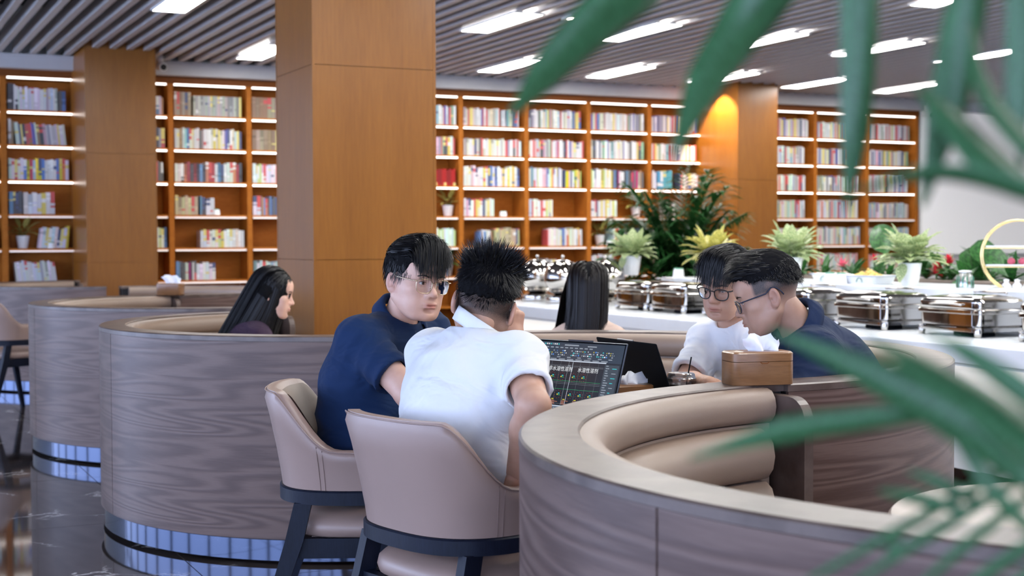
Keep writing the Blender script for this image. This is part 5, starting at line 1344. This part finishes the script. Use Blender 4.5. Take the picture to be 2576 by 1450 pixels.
    if gl:
        r_, lw, lh, sq, mat = gl['r'], gl.get('w', .0255), gl.get('h', .0215), gl.get('sq', .7), M[gl['mat']]; lens = []; yb_ = .1065; mb = MB(); first = None
        fw_o = None
        for sx in (-1, 1):
            P2 = []
            for k in range(36):
                an = 2 * PI * k / 36; c_, s_ = cos(an), sin(an); xx = lw * math.copysign(abs(c_) ** sq, c_); zz = lh * math.copysign(abs(s_) ** sq, s_); zz -= .0 if s_ > 0 else -.0; xx *= 1 + .10 * (zz / lh)
                P2.append((sx * (.0345 + 0) + xx * (1 if sx > 0 else 1), yb_ - .0045 * ((abs(sx * .0345 + xx) - .02) / .04) ** 2 * 2 + .06 * (zz) * 1.0 * .8, zz - .003))
            mb.tube(P2, r_, 6, closed=True); lens.append(P2)
        mb.tube([(-.0115, yb_ + .001, .006), (-.004, yb_ + .003, .009), (.004, yb_ + .003, .009), (.0115, yb_ + .001, .006)], r_, 6)
        for sx in (-1, 1):
            mb.tube([(sx * .059, yb_ - .006, .011), (sx * .069, yb_ - .010, .012), (sx * .073, yb_ - .02, .012)], r_ * 1.25, 6)
            if r_ < .0015: mb.tube([(sx * .0125, yb_ - .002, -.004), (sx * .010, yb_ - .007, -.010), (sx * .0085, yb_ - .009, -.013)], .0012, 5)
        go = loc(mb, 'glasses_frame', mat)
        for P2 in lens:
            l_ = MB(); c = np.mean(P2, 0); l_.add([tuple(c + V(0, .001, 0))] + P2, [(0, i + 1, (i + 1) % 36 + 1) for i in range(36)]); loc(l_, 'lens', M['lens'], go)
        for sx in (-1, 1):
            t_ = MB(); t_.tube([(sx * .072, yb_ - .016, .012), (sx * .0775, .05, .0145), (sx * .080, .012, .0165), (sx * .081, -.008, .030), (sx * .080, -.024, .027), (sx * .0785, -.036, .012), (sx * .0775, -.042, -.002)], gl.get('tr', r_ * 1.3), 6); loc(t_, 'temple_arm', M[gl.get('tmat', gl['mat'])], go)
    # ---- hair
    hr = S['hair']; hm = M[hr.get('mat', 'hair')]; cap = SDF()
    for c, r in hr['vol']: cap.ell(c, r, k=.02)
    yk, zk = zip(*hr['line'])
    cap.post.append(lambda P, d: np.maximum(d, (np.interp(P[:, 1], yk, zk) + (hr.get('sidez', 0) * np.abs(P[:, 0]) / .08) + .003 * noise3(P * 160, 2) - P[:, 2]) * .75))
    cap.post.append(lambda P, d: np.maximum(d, -(hs(P) + .0015)) if False else d)
    cap.post.append(lambda P, d: d + hr.get('rough', .0022) * noise3(P * np.array([170, 60, 90]), 7))
    cv, cq = extract(cap, [-.13, -.15, -.14], [.13, .15, .19], .0034)
    capw = X(cv); meshobj('hair', [(capw, cq)], [M['haircap']], root, base)
    a_, b_, c_ = cv[cq[:, 0]], cv[cq[:, 1]], cv[cq[:, 2]]; fn = np.cross(b_ - a_, c_ - a_); fn /= np.linalg.norm(fn, axis=1, keepdims=True) + 1e-12; fc = (a_ + c_) / 2
    gloc = A @ V(0, 0, -1)
    for i, st in enumerate(hr['strands']):
        rs = np.random.RandomState(11 + i); ok = np.flatnonzero(st['sel'](fc[:, 0], fc[:, 1], fc[:, 2]) & ((fn * (fc - V(0, -.012, .046))).sum(1) > 0))
        if not len(ok): continue
        ix = rs.choice(ok, st['n']); P0 = fc[ix] - fn[ix] * .003; D0 = st['dir'](P0, fn[ix], rs); L = st['len'] * rs.uniform(st.get('lv', .7), 1.1, len(ix)) * (st['lf'](P0) if 'lf' in st else 1)
        fld = st['field']; pts = grow(P0, D0, L, st.get('k', 6), lambda P, t_: fld(P, t_), gloc[None] * st.get('g', .3), rs, st.get('rad', (.084, .108, .097)), st.get('cen', (0, -.012, .046)), st.get('stiff', .55), st.get('push', 1.0))
        if st.get('jit'): pts += (rs.normal(0, st['jit'], (len(ix), 1, 3)) * np.linspace(0, 1, pts.shape[1])[None, :, None])
        ribbons('hair_strands', pts, st.get('w', .0016), hm, root, base, X, 5 + i)
    return root, X, A
# ------------------------------------------------------------------ the six people
ones = lambda P: np.ones(len(P))
st3 = lambda a, b, c: np.stack([a, b, c], 1)
LINE = [(-.12, -.050), (-.07, -.048), (-.035, -.032), (-.022, .012), (.010, .030), (.032, .018), (.045, .030), (.058, .058), (.075, .072), (.12, .078)]
def fwd_field(P, t):      # combed forward, falling over the forehead
    f = np.clip((P[:, 1] - .055) / .04, 0, 1); return st3(.10 * ones(P), 1 - .8 * f, .12 - 1.1 * f)
def down_field(P, t):
    return st3(.05 * np.sign(P[:, 0]), -.15 * ones(P), -1 * ones(P))
def crown_field(P, t, c=(.012, -.075, .118)):
    d = P - np.array(c); return d / (np.linalg.norm(d, axis=1, keepdims=True) + 1e-6) + np.array([0, .0, -.25])
tang = lambda fld, lift: (lambda P, n, rs: fld(P, 0) + n * lift + rs.normal(0, .18, P.shape))
def legs(pel, f, z=.50, sp=.10, L=.42):
    f = nrm((f[0], f[1], 0)); r = V(f[1], -f[0], 0); pel = np.asarray(pel); o = {}
    for s, k in ((-1, 'L'), (1, 'R')):
        kn = pel + f * L + r * s * sp * 1.25; kn[2] = z; an = kn + f * .02; an[2] = .085; o['kn' + k] = kn; o['an' + k] = an
    return o

# the man in navy at left, face turned to the camera
pel = (1.50, 4.17, .605)
person(dict(label='person in a navy polo shirt with gold rimmed glasses, turning his face towards the camera', base=(1.50, 4.17), skin='skin_a',
    head=at(1043, 712, 4.45), f=cdir(.62, -.10, -.78), u=cdir(.07, .99, .02), face=dict(jaw=1.06, eye=.0044, mouth=.0022), gaze=(-.15, 1, .02),
    j=dict(pel=pel, neck=at(1003, 806, 4.52), shR=at(908, 858, 4.36), shL=at(1078, 838, 4.70), elR=at(1030, 992, 4.2), wrR=at(1180, 990, 4.08), elL=at(1150, 965, 4.62), wrL=at(1230, 1000, 4.42), **legs(pel, (1, .15))),
    hands=[dict(w=at(1180, 990, 4.08), d=cdir(.9, -.1, .2), n=(0, 0, 1), side=-1, curl=(.3, .4, .3))],
    top='navy', bottom='pants_g', fat=1.0, arm=1.04, hunch=.05, g=.016, loose=.018, slv=.68, slg=.008, hem=.085, nkr=.060, nko=.03, wr=.008, seed=2,
    collar=dict(r=.066, h=.036, fall=.040, open=.35, pt=.9, z=.020), glasses=dict(r=.0011, w=.0262, h=.0215, sq=.62, mat='frame_g', tr=.0017, tmat='frame_g'),
    stub=lambda x, y, z: .35 * np.exp(-((x / .05) ** 2)) * 0 + .30 * (np.abs(x) > .058) * np.clip((z - .005) / .03, 0, 1) * (y < .05) * (y > .0),
    hair=dict(line=LINE, vol=[((0, -.014, .050), (.0865, .108, .096)), ((0, .006, .085), (.076, .090, .066))], rough=.003,
        strands=[dict(n=2600, sel=lambda x, y, z: z > .075, dir=tang(fwd_field, .35), field=fwd_field, len=.085, k=8, g=.10, stiff=.45, rad=(.086, .108, .100), w=.0017, push=1.03),
                 dict(n=1100, sel=lambda x, y, z: (y > .045) & (z > .075), dir=tang(fwd_field, .15), field=fwd_field, len=.058, k=7, g=.30, stiff=.35, w=.0019, push=1.0),
                 dict(n=1800, sel=lambda x, y, z: (z <= .085) & (y < .05), dir=tang(down_field, .25), field=down_field, len=.030, k=5, g=.3, w=.0015)])))

# the man in white seen from behind
pel = (1.545, 3.445, .605); hL = at(1289, 862, 4.08)
person(dict(label='person in a white shirt seen from behind, spiky black hair, chin on his fist', base=(1.545, 3.445), skin='skin_b',
    head=at(1219, 772, 3.93), f=cdir(.10, -.16, .98), u=cdir(.23, .95, .14), eyes=True,
    j=dict(pel=pel, neck=at(1184, 856, 3.90), shL=at(1088, 892, 4.06), shR=at(1306, 908, 3.74), elR=at(1342, 1022, 3.52), wrR=at(1300, 1190, 3.62), elL=at(1228, 1005, 4.26), wrL=hL, **legs(pel, (.82, .57))),
    hands=[dict(w=hL, d=cdir(.05, 1, -.05), n=cdir(.55, .1, -.75), side=1, curl=(1.35, 1.55, 1.2), thumb=(.3, .9), s=.95), dict(w=at(1300, 1190, 3.62), d=cdir(-.25, -1, .1), n=cdir(.8, 0, -.6), side=-1, curl=(.3, .4, .3))],
    top='tee', bottom='jeans', fat=1.0, arm=1.02, hunch=.055, g=.016, loose=.02, slv=.70, slg=.008, hem=.10, nkr=.060, nko=.03, wr=.008, seed=5, nk=.96,
    collar=dict(r=.068, h=.036, fall=.0, open=.15, z=.040), glasses=dict(r=.0011, mat='frame_g', tr=.0013, tmat='frame_b'),
    stub=lambda x, y, z: np.clip((z + .080) / .065, 0, 1) ** 1.1 * (y < .03) * np.clip((.03 - y) / .02, 0, 1) * (z < .09),
    hair=dict(line=[(-.12, .014), (-.08, .012), (-.04, .024), (-.01, .048), (.03, .052), (.05, .060), (.07, .078), (.12, .084)], sidez=.004, vol=[((0, -.014, .052), (.0845, .106, .094)), ((0, -.010, .092), (.079, .092, .058))], rough=.004,
        strands=[dict(n=2600, sel=lambda x, y, z: z > .092, dir=lambda P, n, rs: n * .9 + V(.1, -.25, .55) + rs.normal(0, .32, P.shape), field=lambda P, t: crown_field(P, t) * .6 + V(0, -.1, .62), len=.047, lv=.45, k=5, g=.05, stiff=.8, w=.0018, jit=.004),
                 dict(n=3000, sel=lambda x, y, z: (z <= .115) & (z > .055), dir=tang(crown_field, .42), field=crown_field, len=.025, k=5, g=.12, stiff=.6, w=.0016),
                 dict(n=1300, sel=lambda x, y, z: (z <= .075), dir=tang(crown_field, .15), field=crown_field, len=.007, k=4, g=.2, w=.0012)])))

# the man in the white T-shirt with heavy black glasses
pel = (3.02, 4.02, .58)
person(dict(label='person in a white T-shirt with thick black glasses and a fringe, looking down', base=(3.02, 4.02), skin='skin_b',
    scale=.93, head=at(1829, 719, 4.78), f=cdir(-.60, -.26, -.74), u=cdir(-.10, .95, -.30), face=dict(jaw=.98, eye=.0022, mouth=.0008), gaze=(-.1, 1, -.45),
    j=dict(pel=pel, neck=at(1846, 815, 4.88), shR=at(1782, 862, 4.97), shL=at(1928, 870, 4.66), elR=at(1722, 968, 4.80), wrR=at(1786, 968, 4.55), elL=at(1940, 990, 4.5), wrL=at(1846, 976, 4.44), **legs(pel, (-1, -.1), .5, .1, .36)),
    hands=[dict(w=at(1776, 966, 4.57), d=cdir(.72, -.10, -.45), n=(0, 0, 1), side=-1, curl=(.55, .7, .4)), dict(w=at(1850, 974, 4.44), d=cdir(-.95, -.06, .05), n=cdir(0, 1, -.3), side=1, curl=(.5, .7, .4))],
    top='tee2', bottom='pants_d', hunch=.05, g=.016, loose=.02, slv=.80, slg=.014, hem=.09, nkr=.060, nko=.020, wr=.008, seed=8, arm=.98,
    collar=dict(r=.0635, h=.012, fall=.0, open=.0, z=.012), glasses=dict(r=.0021, w=.0255, h=.0205, sq=.80, mat='frame_b', tr=.0028),
    hair=dict(line=[(-.12, -.02), (-.07, -.02), (-.03, .01), (.0, .035), (.035, .038), (.05, .040), (.062, .055), (.12, .066)], vol=[((0, -.014, .052), (.087, .108, .096)), ((0, .006, .085), (.079, .093, .066))], rough=.003,
        strands=[dict(n=2600, sel=lambda x, y, z: z > .07, dir=tang(fwd_field, .3), field=fwd_field, len=.070, k=8, g=.10, stiff=.4, rad=(.087, .108, .100), w=.0018, push=1.03),
                 dict(n=1500, sel=lambda x, y, z: (y > .035) & (z > .06), dir=tang(fwd_field, .12), field=fwd_field, len=.046, k=7, g=.35, stiff=.3, w=.0020),
                 dict(n=1400, sel=lambda x, y, z: (z <= .08) & (y < .05), dir=tang(down_field, .2), field=down_field, len=.030, k=5, g=.3, w=.0015)])))

# the man in dark navy in profile
pel = (2.90, 3.56, .58)
person(dict(label='person in a dark navy polo shirt in left profile, leaning over the table', base=(2.90, 3.56), skin='skin_c',
    scale=.92, head=at(1934, 747, 4.2), f=cdir(-.94, -.30, .10), u=cdir(-.31, .95, .0), face=dict(jaw=1.03, eye=.0025, mouth=.0008), gaze=(0, 1, -.3),
    j=dict(pel=pel, neck=at(2012, 826, 4.24), shL=at(2052, 898, 4.10), shR=at(1990, 890, 4.46), elL=at(2010, 1040, 3.98), wrL=at(1905, 1030, 4.16), elR=at(1905, 985, 4.52), wrR=at(1880, 1000, 4.40), **legs(pel, (-.8, .6), .5, .1, .36)),
    top='navy2', bottom='pants_d', fat=1.0, hunch=.05, g=.016, loose=.018, slv=.70, slg=.008, hem=.08, nkr=.060, nko=.03, wr=.008, seed=11, nk=1.04,
    collar=dict(r=.067, h=.034, fall=.036, open=.35, pt=.9, z=.020), glasses=dict(r=.0014, w=.0255, h=.0195, sq=.70, mat='frame_bl', tr=.0021),
    stub=lambda x, y, z: np.clip((z + .045) / .070, 0, 1) ** 1.1 * np.clip((.052 - y) / .01, 0, 1) * (z < .10) * np.where(y > .0, np.clip((z - .004) / .02, 0, 1), 1),
    hair=dict(line=[(-.12, .030), (-.08, .028), (-.04, .040), (.0, .062), (.045, .062), (.062, .078), (.12, .084)], sidez=.0, vol=[((0, -.014, .052), (.0835, .106, .095)), ((0, .004, .088), (.075, .095, .064))], rough=.003,
        strands=[dict(n=3000, sel=lambda x, y, z: z > .085, dir=tang(lambda P, t: fwd_field(P, t) * V(1, 1, .55) + V(0, 0, .25), .4), field=lambda P, t: fwd_field(P, t) * V(1, 1, .45) + V(0, 0, .12), len=.042, k=6, g=.05, stiff=.6, w=.0017),
                 dict(n=2200, sel=lambda x, y, z: (z <= .10), dir=tang(down_field, .3), field=down_field, len=.014, k=4, g=.2, w=.0013)])))

# women with long hair
def longhair(A, side, back, sweep):
    part = lambda P: np.sign(P[:, 0] + 1e-6)
    S_, B_, W_ = A @ side, A @ back, A @ sweep
    def fld(P, t):
        top = np.clip((P[:, 2] - .07) / .06, 0, 1)[:, None]; bk = np.clip((-P[:, 1] + .02) / .05, 0, 1)[:, None]
        out = st3(part(P) * .9, -1.05 * ones(P), -.45 * ones(P)); dn = S_ * (1 - bk) + B_ * bk; dn = dn * (1 - max(0, t - .55) * 2) + W_ * max(0, t - .55) * 2
        q = (P - np.array([0, -.012, .046])) / np.array([.087, .107, .099]) ** 2; q /= np.linalg.norm(q, axis=1, keepdims=True) + 1e-9
        out = out - q * (out * q).sum(1, keepdims=True) * 1.15
        return out * top + dn * (1 - top) * 1.3
    return fld
def woman(label, base, head, f, u, j, top, mat, side, back, sweep, L, eyes, n=5200):
    A = frame(f, u); fld = longhair(A, side, back, sweep)
    return person(dict(label=label, base=base, skin='skin_a', head=head, f=f, u=u, scale=.95, face=dict(jaw=.93, eye=.0036, mouth=.0008), eyes=eyes, gaze=(0, 1, -.1), j=j, top=top, bottom='pants_d', fat=.92, arm=.84, shr=.88, hunch=.04, g=.012, loose=.012, slv=.55, slg=.008,
        hem=.06, nkr=.058, nko=.012, wr=.004, seed=14, nk=.88, hres=.003, seams=False,
        hair=dict(mat=mat, line=[(-.12, -.07), (-.05, -.07), (-.02, -.055), (.0, .0), (.03, .02), (.05, .045), (.068, .075), (.12, .084)], vol=[((0, -.014, .048), (.0875, .108, .098)), ((0, -.030, .0), (.101, .075, .090))], rough=.0015,
            strands=[dict(n=n, sel=lambda x, y, z: (z > -.06) & ((z > .055) | (y < .0)), dir=lambda P, nn, rs: fld(P, 0) + nn * .15 + rs.normal(0, .05, P.shape), field=fld, len=L, lv=.82, k=20, g=.10, stiff=.35, w=.0032, rad=(.087, .107, .099), push=1.02,
                          lf=lambda P: np.clip(.75 + (P[:, 2] - .0) * 2.4, .62, 1.05))])))
dn = V(0, 0, -1)
pel = (1.80, 6.72, .58)
woman('person with long straight black hair and a purple top in right profile', (1.80, 6.72), at(684, 742, 6.9), cdir(.97, -.16, .06), cdir(.16, .97, .05),
      dict(pel=pel, neck=at(650, 815, 6.93), shR=at(648, 862, 6.76), shL=at(640, 850, 7.10), elR=at(700, 930, 6.66), wrR=at(790, 930, 6.6), elL=at(720, 930, 7.15), wrL=at(790, 930, 7.1), **legs(pel, (1, .1), .5, .09, .36)),
      'purple', 'hair', nrm(dn + cdir(-.30, 0, 0) * .35), nrm(cdir(-.50, -.86, -.05)), nrm(cdir(-.52, -.84, 0)), .46, True)
pel = (3.24, 5.99, .605)
woman('person with long dark hair seen from behind, in front of the buffet counter', (3.24, 5.99), at(1480, 732, 6.72), cdir(.06, -.06, 1), cdir(.02, 1, .06),
      dict(pel=pel, neck=at(1480, 812, 6.70), shL=at(1416, 862, 6.72), shR=at(1546, 862, 6.70), elL=at(1400, 980, 6.75), wrL=at(1430, 980, 6.98), elR=at(1570, 980, 6.72), wrR=at(1540, 980, 6.95), **legs(pel, (.1, 1), .5, .09, .4)),
      'beige', 'hair2', nrm(dn + cdir(-.02, 0, -.02)), nrm(cdir(-.03, -1, -.12)), nrm(cdir(-.34, -.9, -.08)), .47, False, 6500)

# ------------------------------------------------------------------ the big blurred palm right in front of the camera
t_ = thing('potted_palm', 'large green palm close to the camera, its blurred leaves crossing the right side', 'palm', (0.93, 0.36, 0))
pb = np.array([0.93, 0.36, 0.0])
MB().lathe([(.12, 0), (.16, .26), (.17, .28), (.155, .28), (.15, .25)], n=32).obj('pot', M['ceramic'], t_, True, sharp=45)
MB().lathe([(.152, .24), (.15, .255)], n=24).obj('soil', M['soil'], t_)
def near_leaf(pts, wds, twist=0.25):
    C = np.array([at(*p) for p in pts]); n = 13; tt = np.linspace(0, len(C) - 1, n)
    P = np.stack([np.interp(tt, range(len(C)), C[:, k]) for k in range(3)], 1)
    for _ in range(3): P[1:-1] = .25 * P[:-2] + .5 * P[1:-1] + .25 * P[2:]
    D = np.interp(tt, range(len(C)), [p[2] for p in pts]); Wd = np.interp(tt, range(len(C)), wds) * D / F * .5
    T = np.gradient(P, axis=0); T /= np.linalg.norm(T, axis=1, keepdims=True); rows = []; uvs = []
    for i in range(n):
        vw = nrm(P[i] - V(0, 0, HC)); s_ = nrm(np.cross(T[i], vw)); nn = np.cross(s_, T[i]); s2 = nrm(s_ * cos(twist) + nn * sin(twist)); n2 = np.cross(s2, T[i])
        rows.append([tuple(P[i] + s2 * Wd[i] * a / cos(twist) + n2 * Wd[i] * b - pb) for a, b in ((-1, .28), (-.5, .12), (0, 0), (.5, .12), (1, .28))]); uvs.append([(x, i / n * 4) for x in (0, .25, .5, .75, 1)])
    mb = MB(); mb.grid(rows, 0, uvs); o = mb.obj('leaf', M['palm'], t_, True)
    so_ = o.modifiers.new('thickness', 'SOLIDIFY'); so_.thickness = .0005
NL = [
 ([(1640, -60, .95), (1480, 80, .93), (1370, 190, .92), (1275, 300, .90)], [150, 120, 84, 8], .5),
 ([(1960, -60, .90), (1880, 60, .90), (1770, 210, .88), (1690, 400, .86)], [150, 130, 96, 10], .4),
 ([(2165, -60, .85), (2165, 120, .85), (2155, 320, .85), (2130, 530, .86)], [96, 92, 76, 10], .3),
 ([(2450, -60, .80), (2420, 100, .80), (2385, 280, .80), (2320, 520, .80)], [96, 104, 96, 12], .35),
 ([(2560, -60, .78), (2570, 120, .78), (2560, 260, .78), (2576, 420, .78)], [50, 70, 60, 16], .3),
 ([(2576, 470, .75), (2470, 380, .76), (2390, 290, .77), (2300, 215, .78)], [70, 84, 60, 8], -.9),
 ([(2600, 380, .75), (2520, 290, .76), (2460, 190, .77), (2440, 60, .78)], [50, 52, 40, 6], -.9),
 ([(2620, 500, .72), (2480, 450, .74), (2330, 430, .76), (2130, 490, .78)], [50, 50, 38, 6], .9),
 ([(2680, 1235, .70), (2420, 1060, .72), (2200, 945, .74), (1940, 830, .76)], [124, 118, 84, 10], .2),
 ([(2680, 1150, .66), (2440, 985, .68), (2300, 905, .70), (2170, 845, .72)], [100, 84, 56, 8], -1.0),
 ([(2680, 1070, .66), (2520, 950, .68), (2420, 880, .69), (2330, 840, .70)], [72, 64, 44, 8], .4),
 ([(2440, 1030, .74), (2200, 1052, .75), (1980, 1080, .76), (1735, 1155, .78)], [40, 58, 64, 8], .3),
 ([(2600, 1340, .72), (2510, 1255, .72), (2450, 1170, .73), (2375, 1060, .74)], [34, 40, 34, 6], .4),
 ([(2640, 1250, .70), (2570, 1180, .70), (2500, 1110, .71), (2430, 1040, .72)], [34, 40, 32, 6], -.3),
 ([(2480, 1275, .80), (2410, 1240, .80), (2350, 1210, .81), (2285, 1186, .82)], [20, 32, 30, 6], .4),
 ([(2440, 1290, .78), (2360, 1268, .79), (2290, 1250, .80), (2212, 1236, .80)], [20, 34, 34, 8], .4),
 ([(2640, 1120, .78), (2440, 1235, .79), (2260, 1335, .80), (2030, 1462, .82)], [20, 26, 28, 12], .3),
 ([(2660, 1150, .76), (2490, 1255, .77), (2340, 1345, .78), (2140, 1475, .80)], [20, 28, 30, 12], .3),
 ([(2660, 1200, .74), (2540, 1285, .75), (2430, 1370, .76), (2300, 1490, .78)], [20, 28, 30, 12], .3),
 ([(2660, 1320, .73), (2570, 1385, .74), (2480, 1445, .75), (2400, 1510, .76)], [24, 32, 32, 12], .3),
 ([(2680, 1390, .72), (2610, 1430, .73), (2550, 1475, .74), (2500, 1520, .75)], [24, 32, 32, 12], .3),
 ([(2264, 1338, .74), (2252, 1360, .74), (2242, 1380, .74), (2230, 1408, .74)], [8, 26, 26, 8], -1.0)]
for a_, b_, c_ in NL: near_leaf([(x, y, d) for x, y, d in a_], b_, c_)
stems = MB()
root_ = pb + V(0, 0, .26)
for tip in (at(2690, 1190, .70), at(2690, 1310, .72), at(2690, 480, .74), at(2640, -90, .79), at(2200, -130, .85), at(1800, -130, .92)):
    mid = (root_ + tip) / 2 + V(.10, -.02, .15) if tip[2] < 1.32 else V(.98, .38, 1.9); stems.tube([(1 - s) ** 2 * root_ + 2 * s * (1 - s) * mid + s * s * tip - pb for s in np.linspace(0, 1, 9)], [.008 - .0005 * i for i in range(9)], 6)
stems.obj('palm_stems', M['stem'], t_, True)
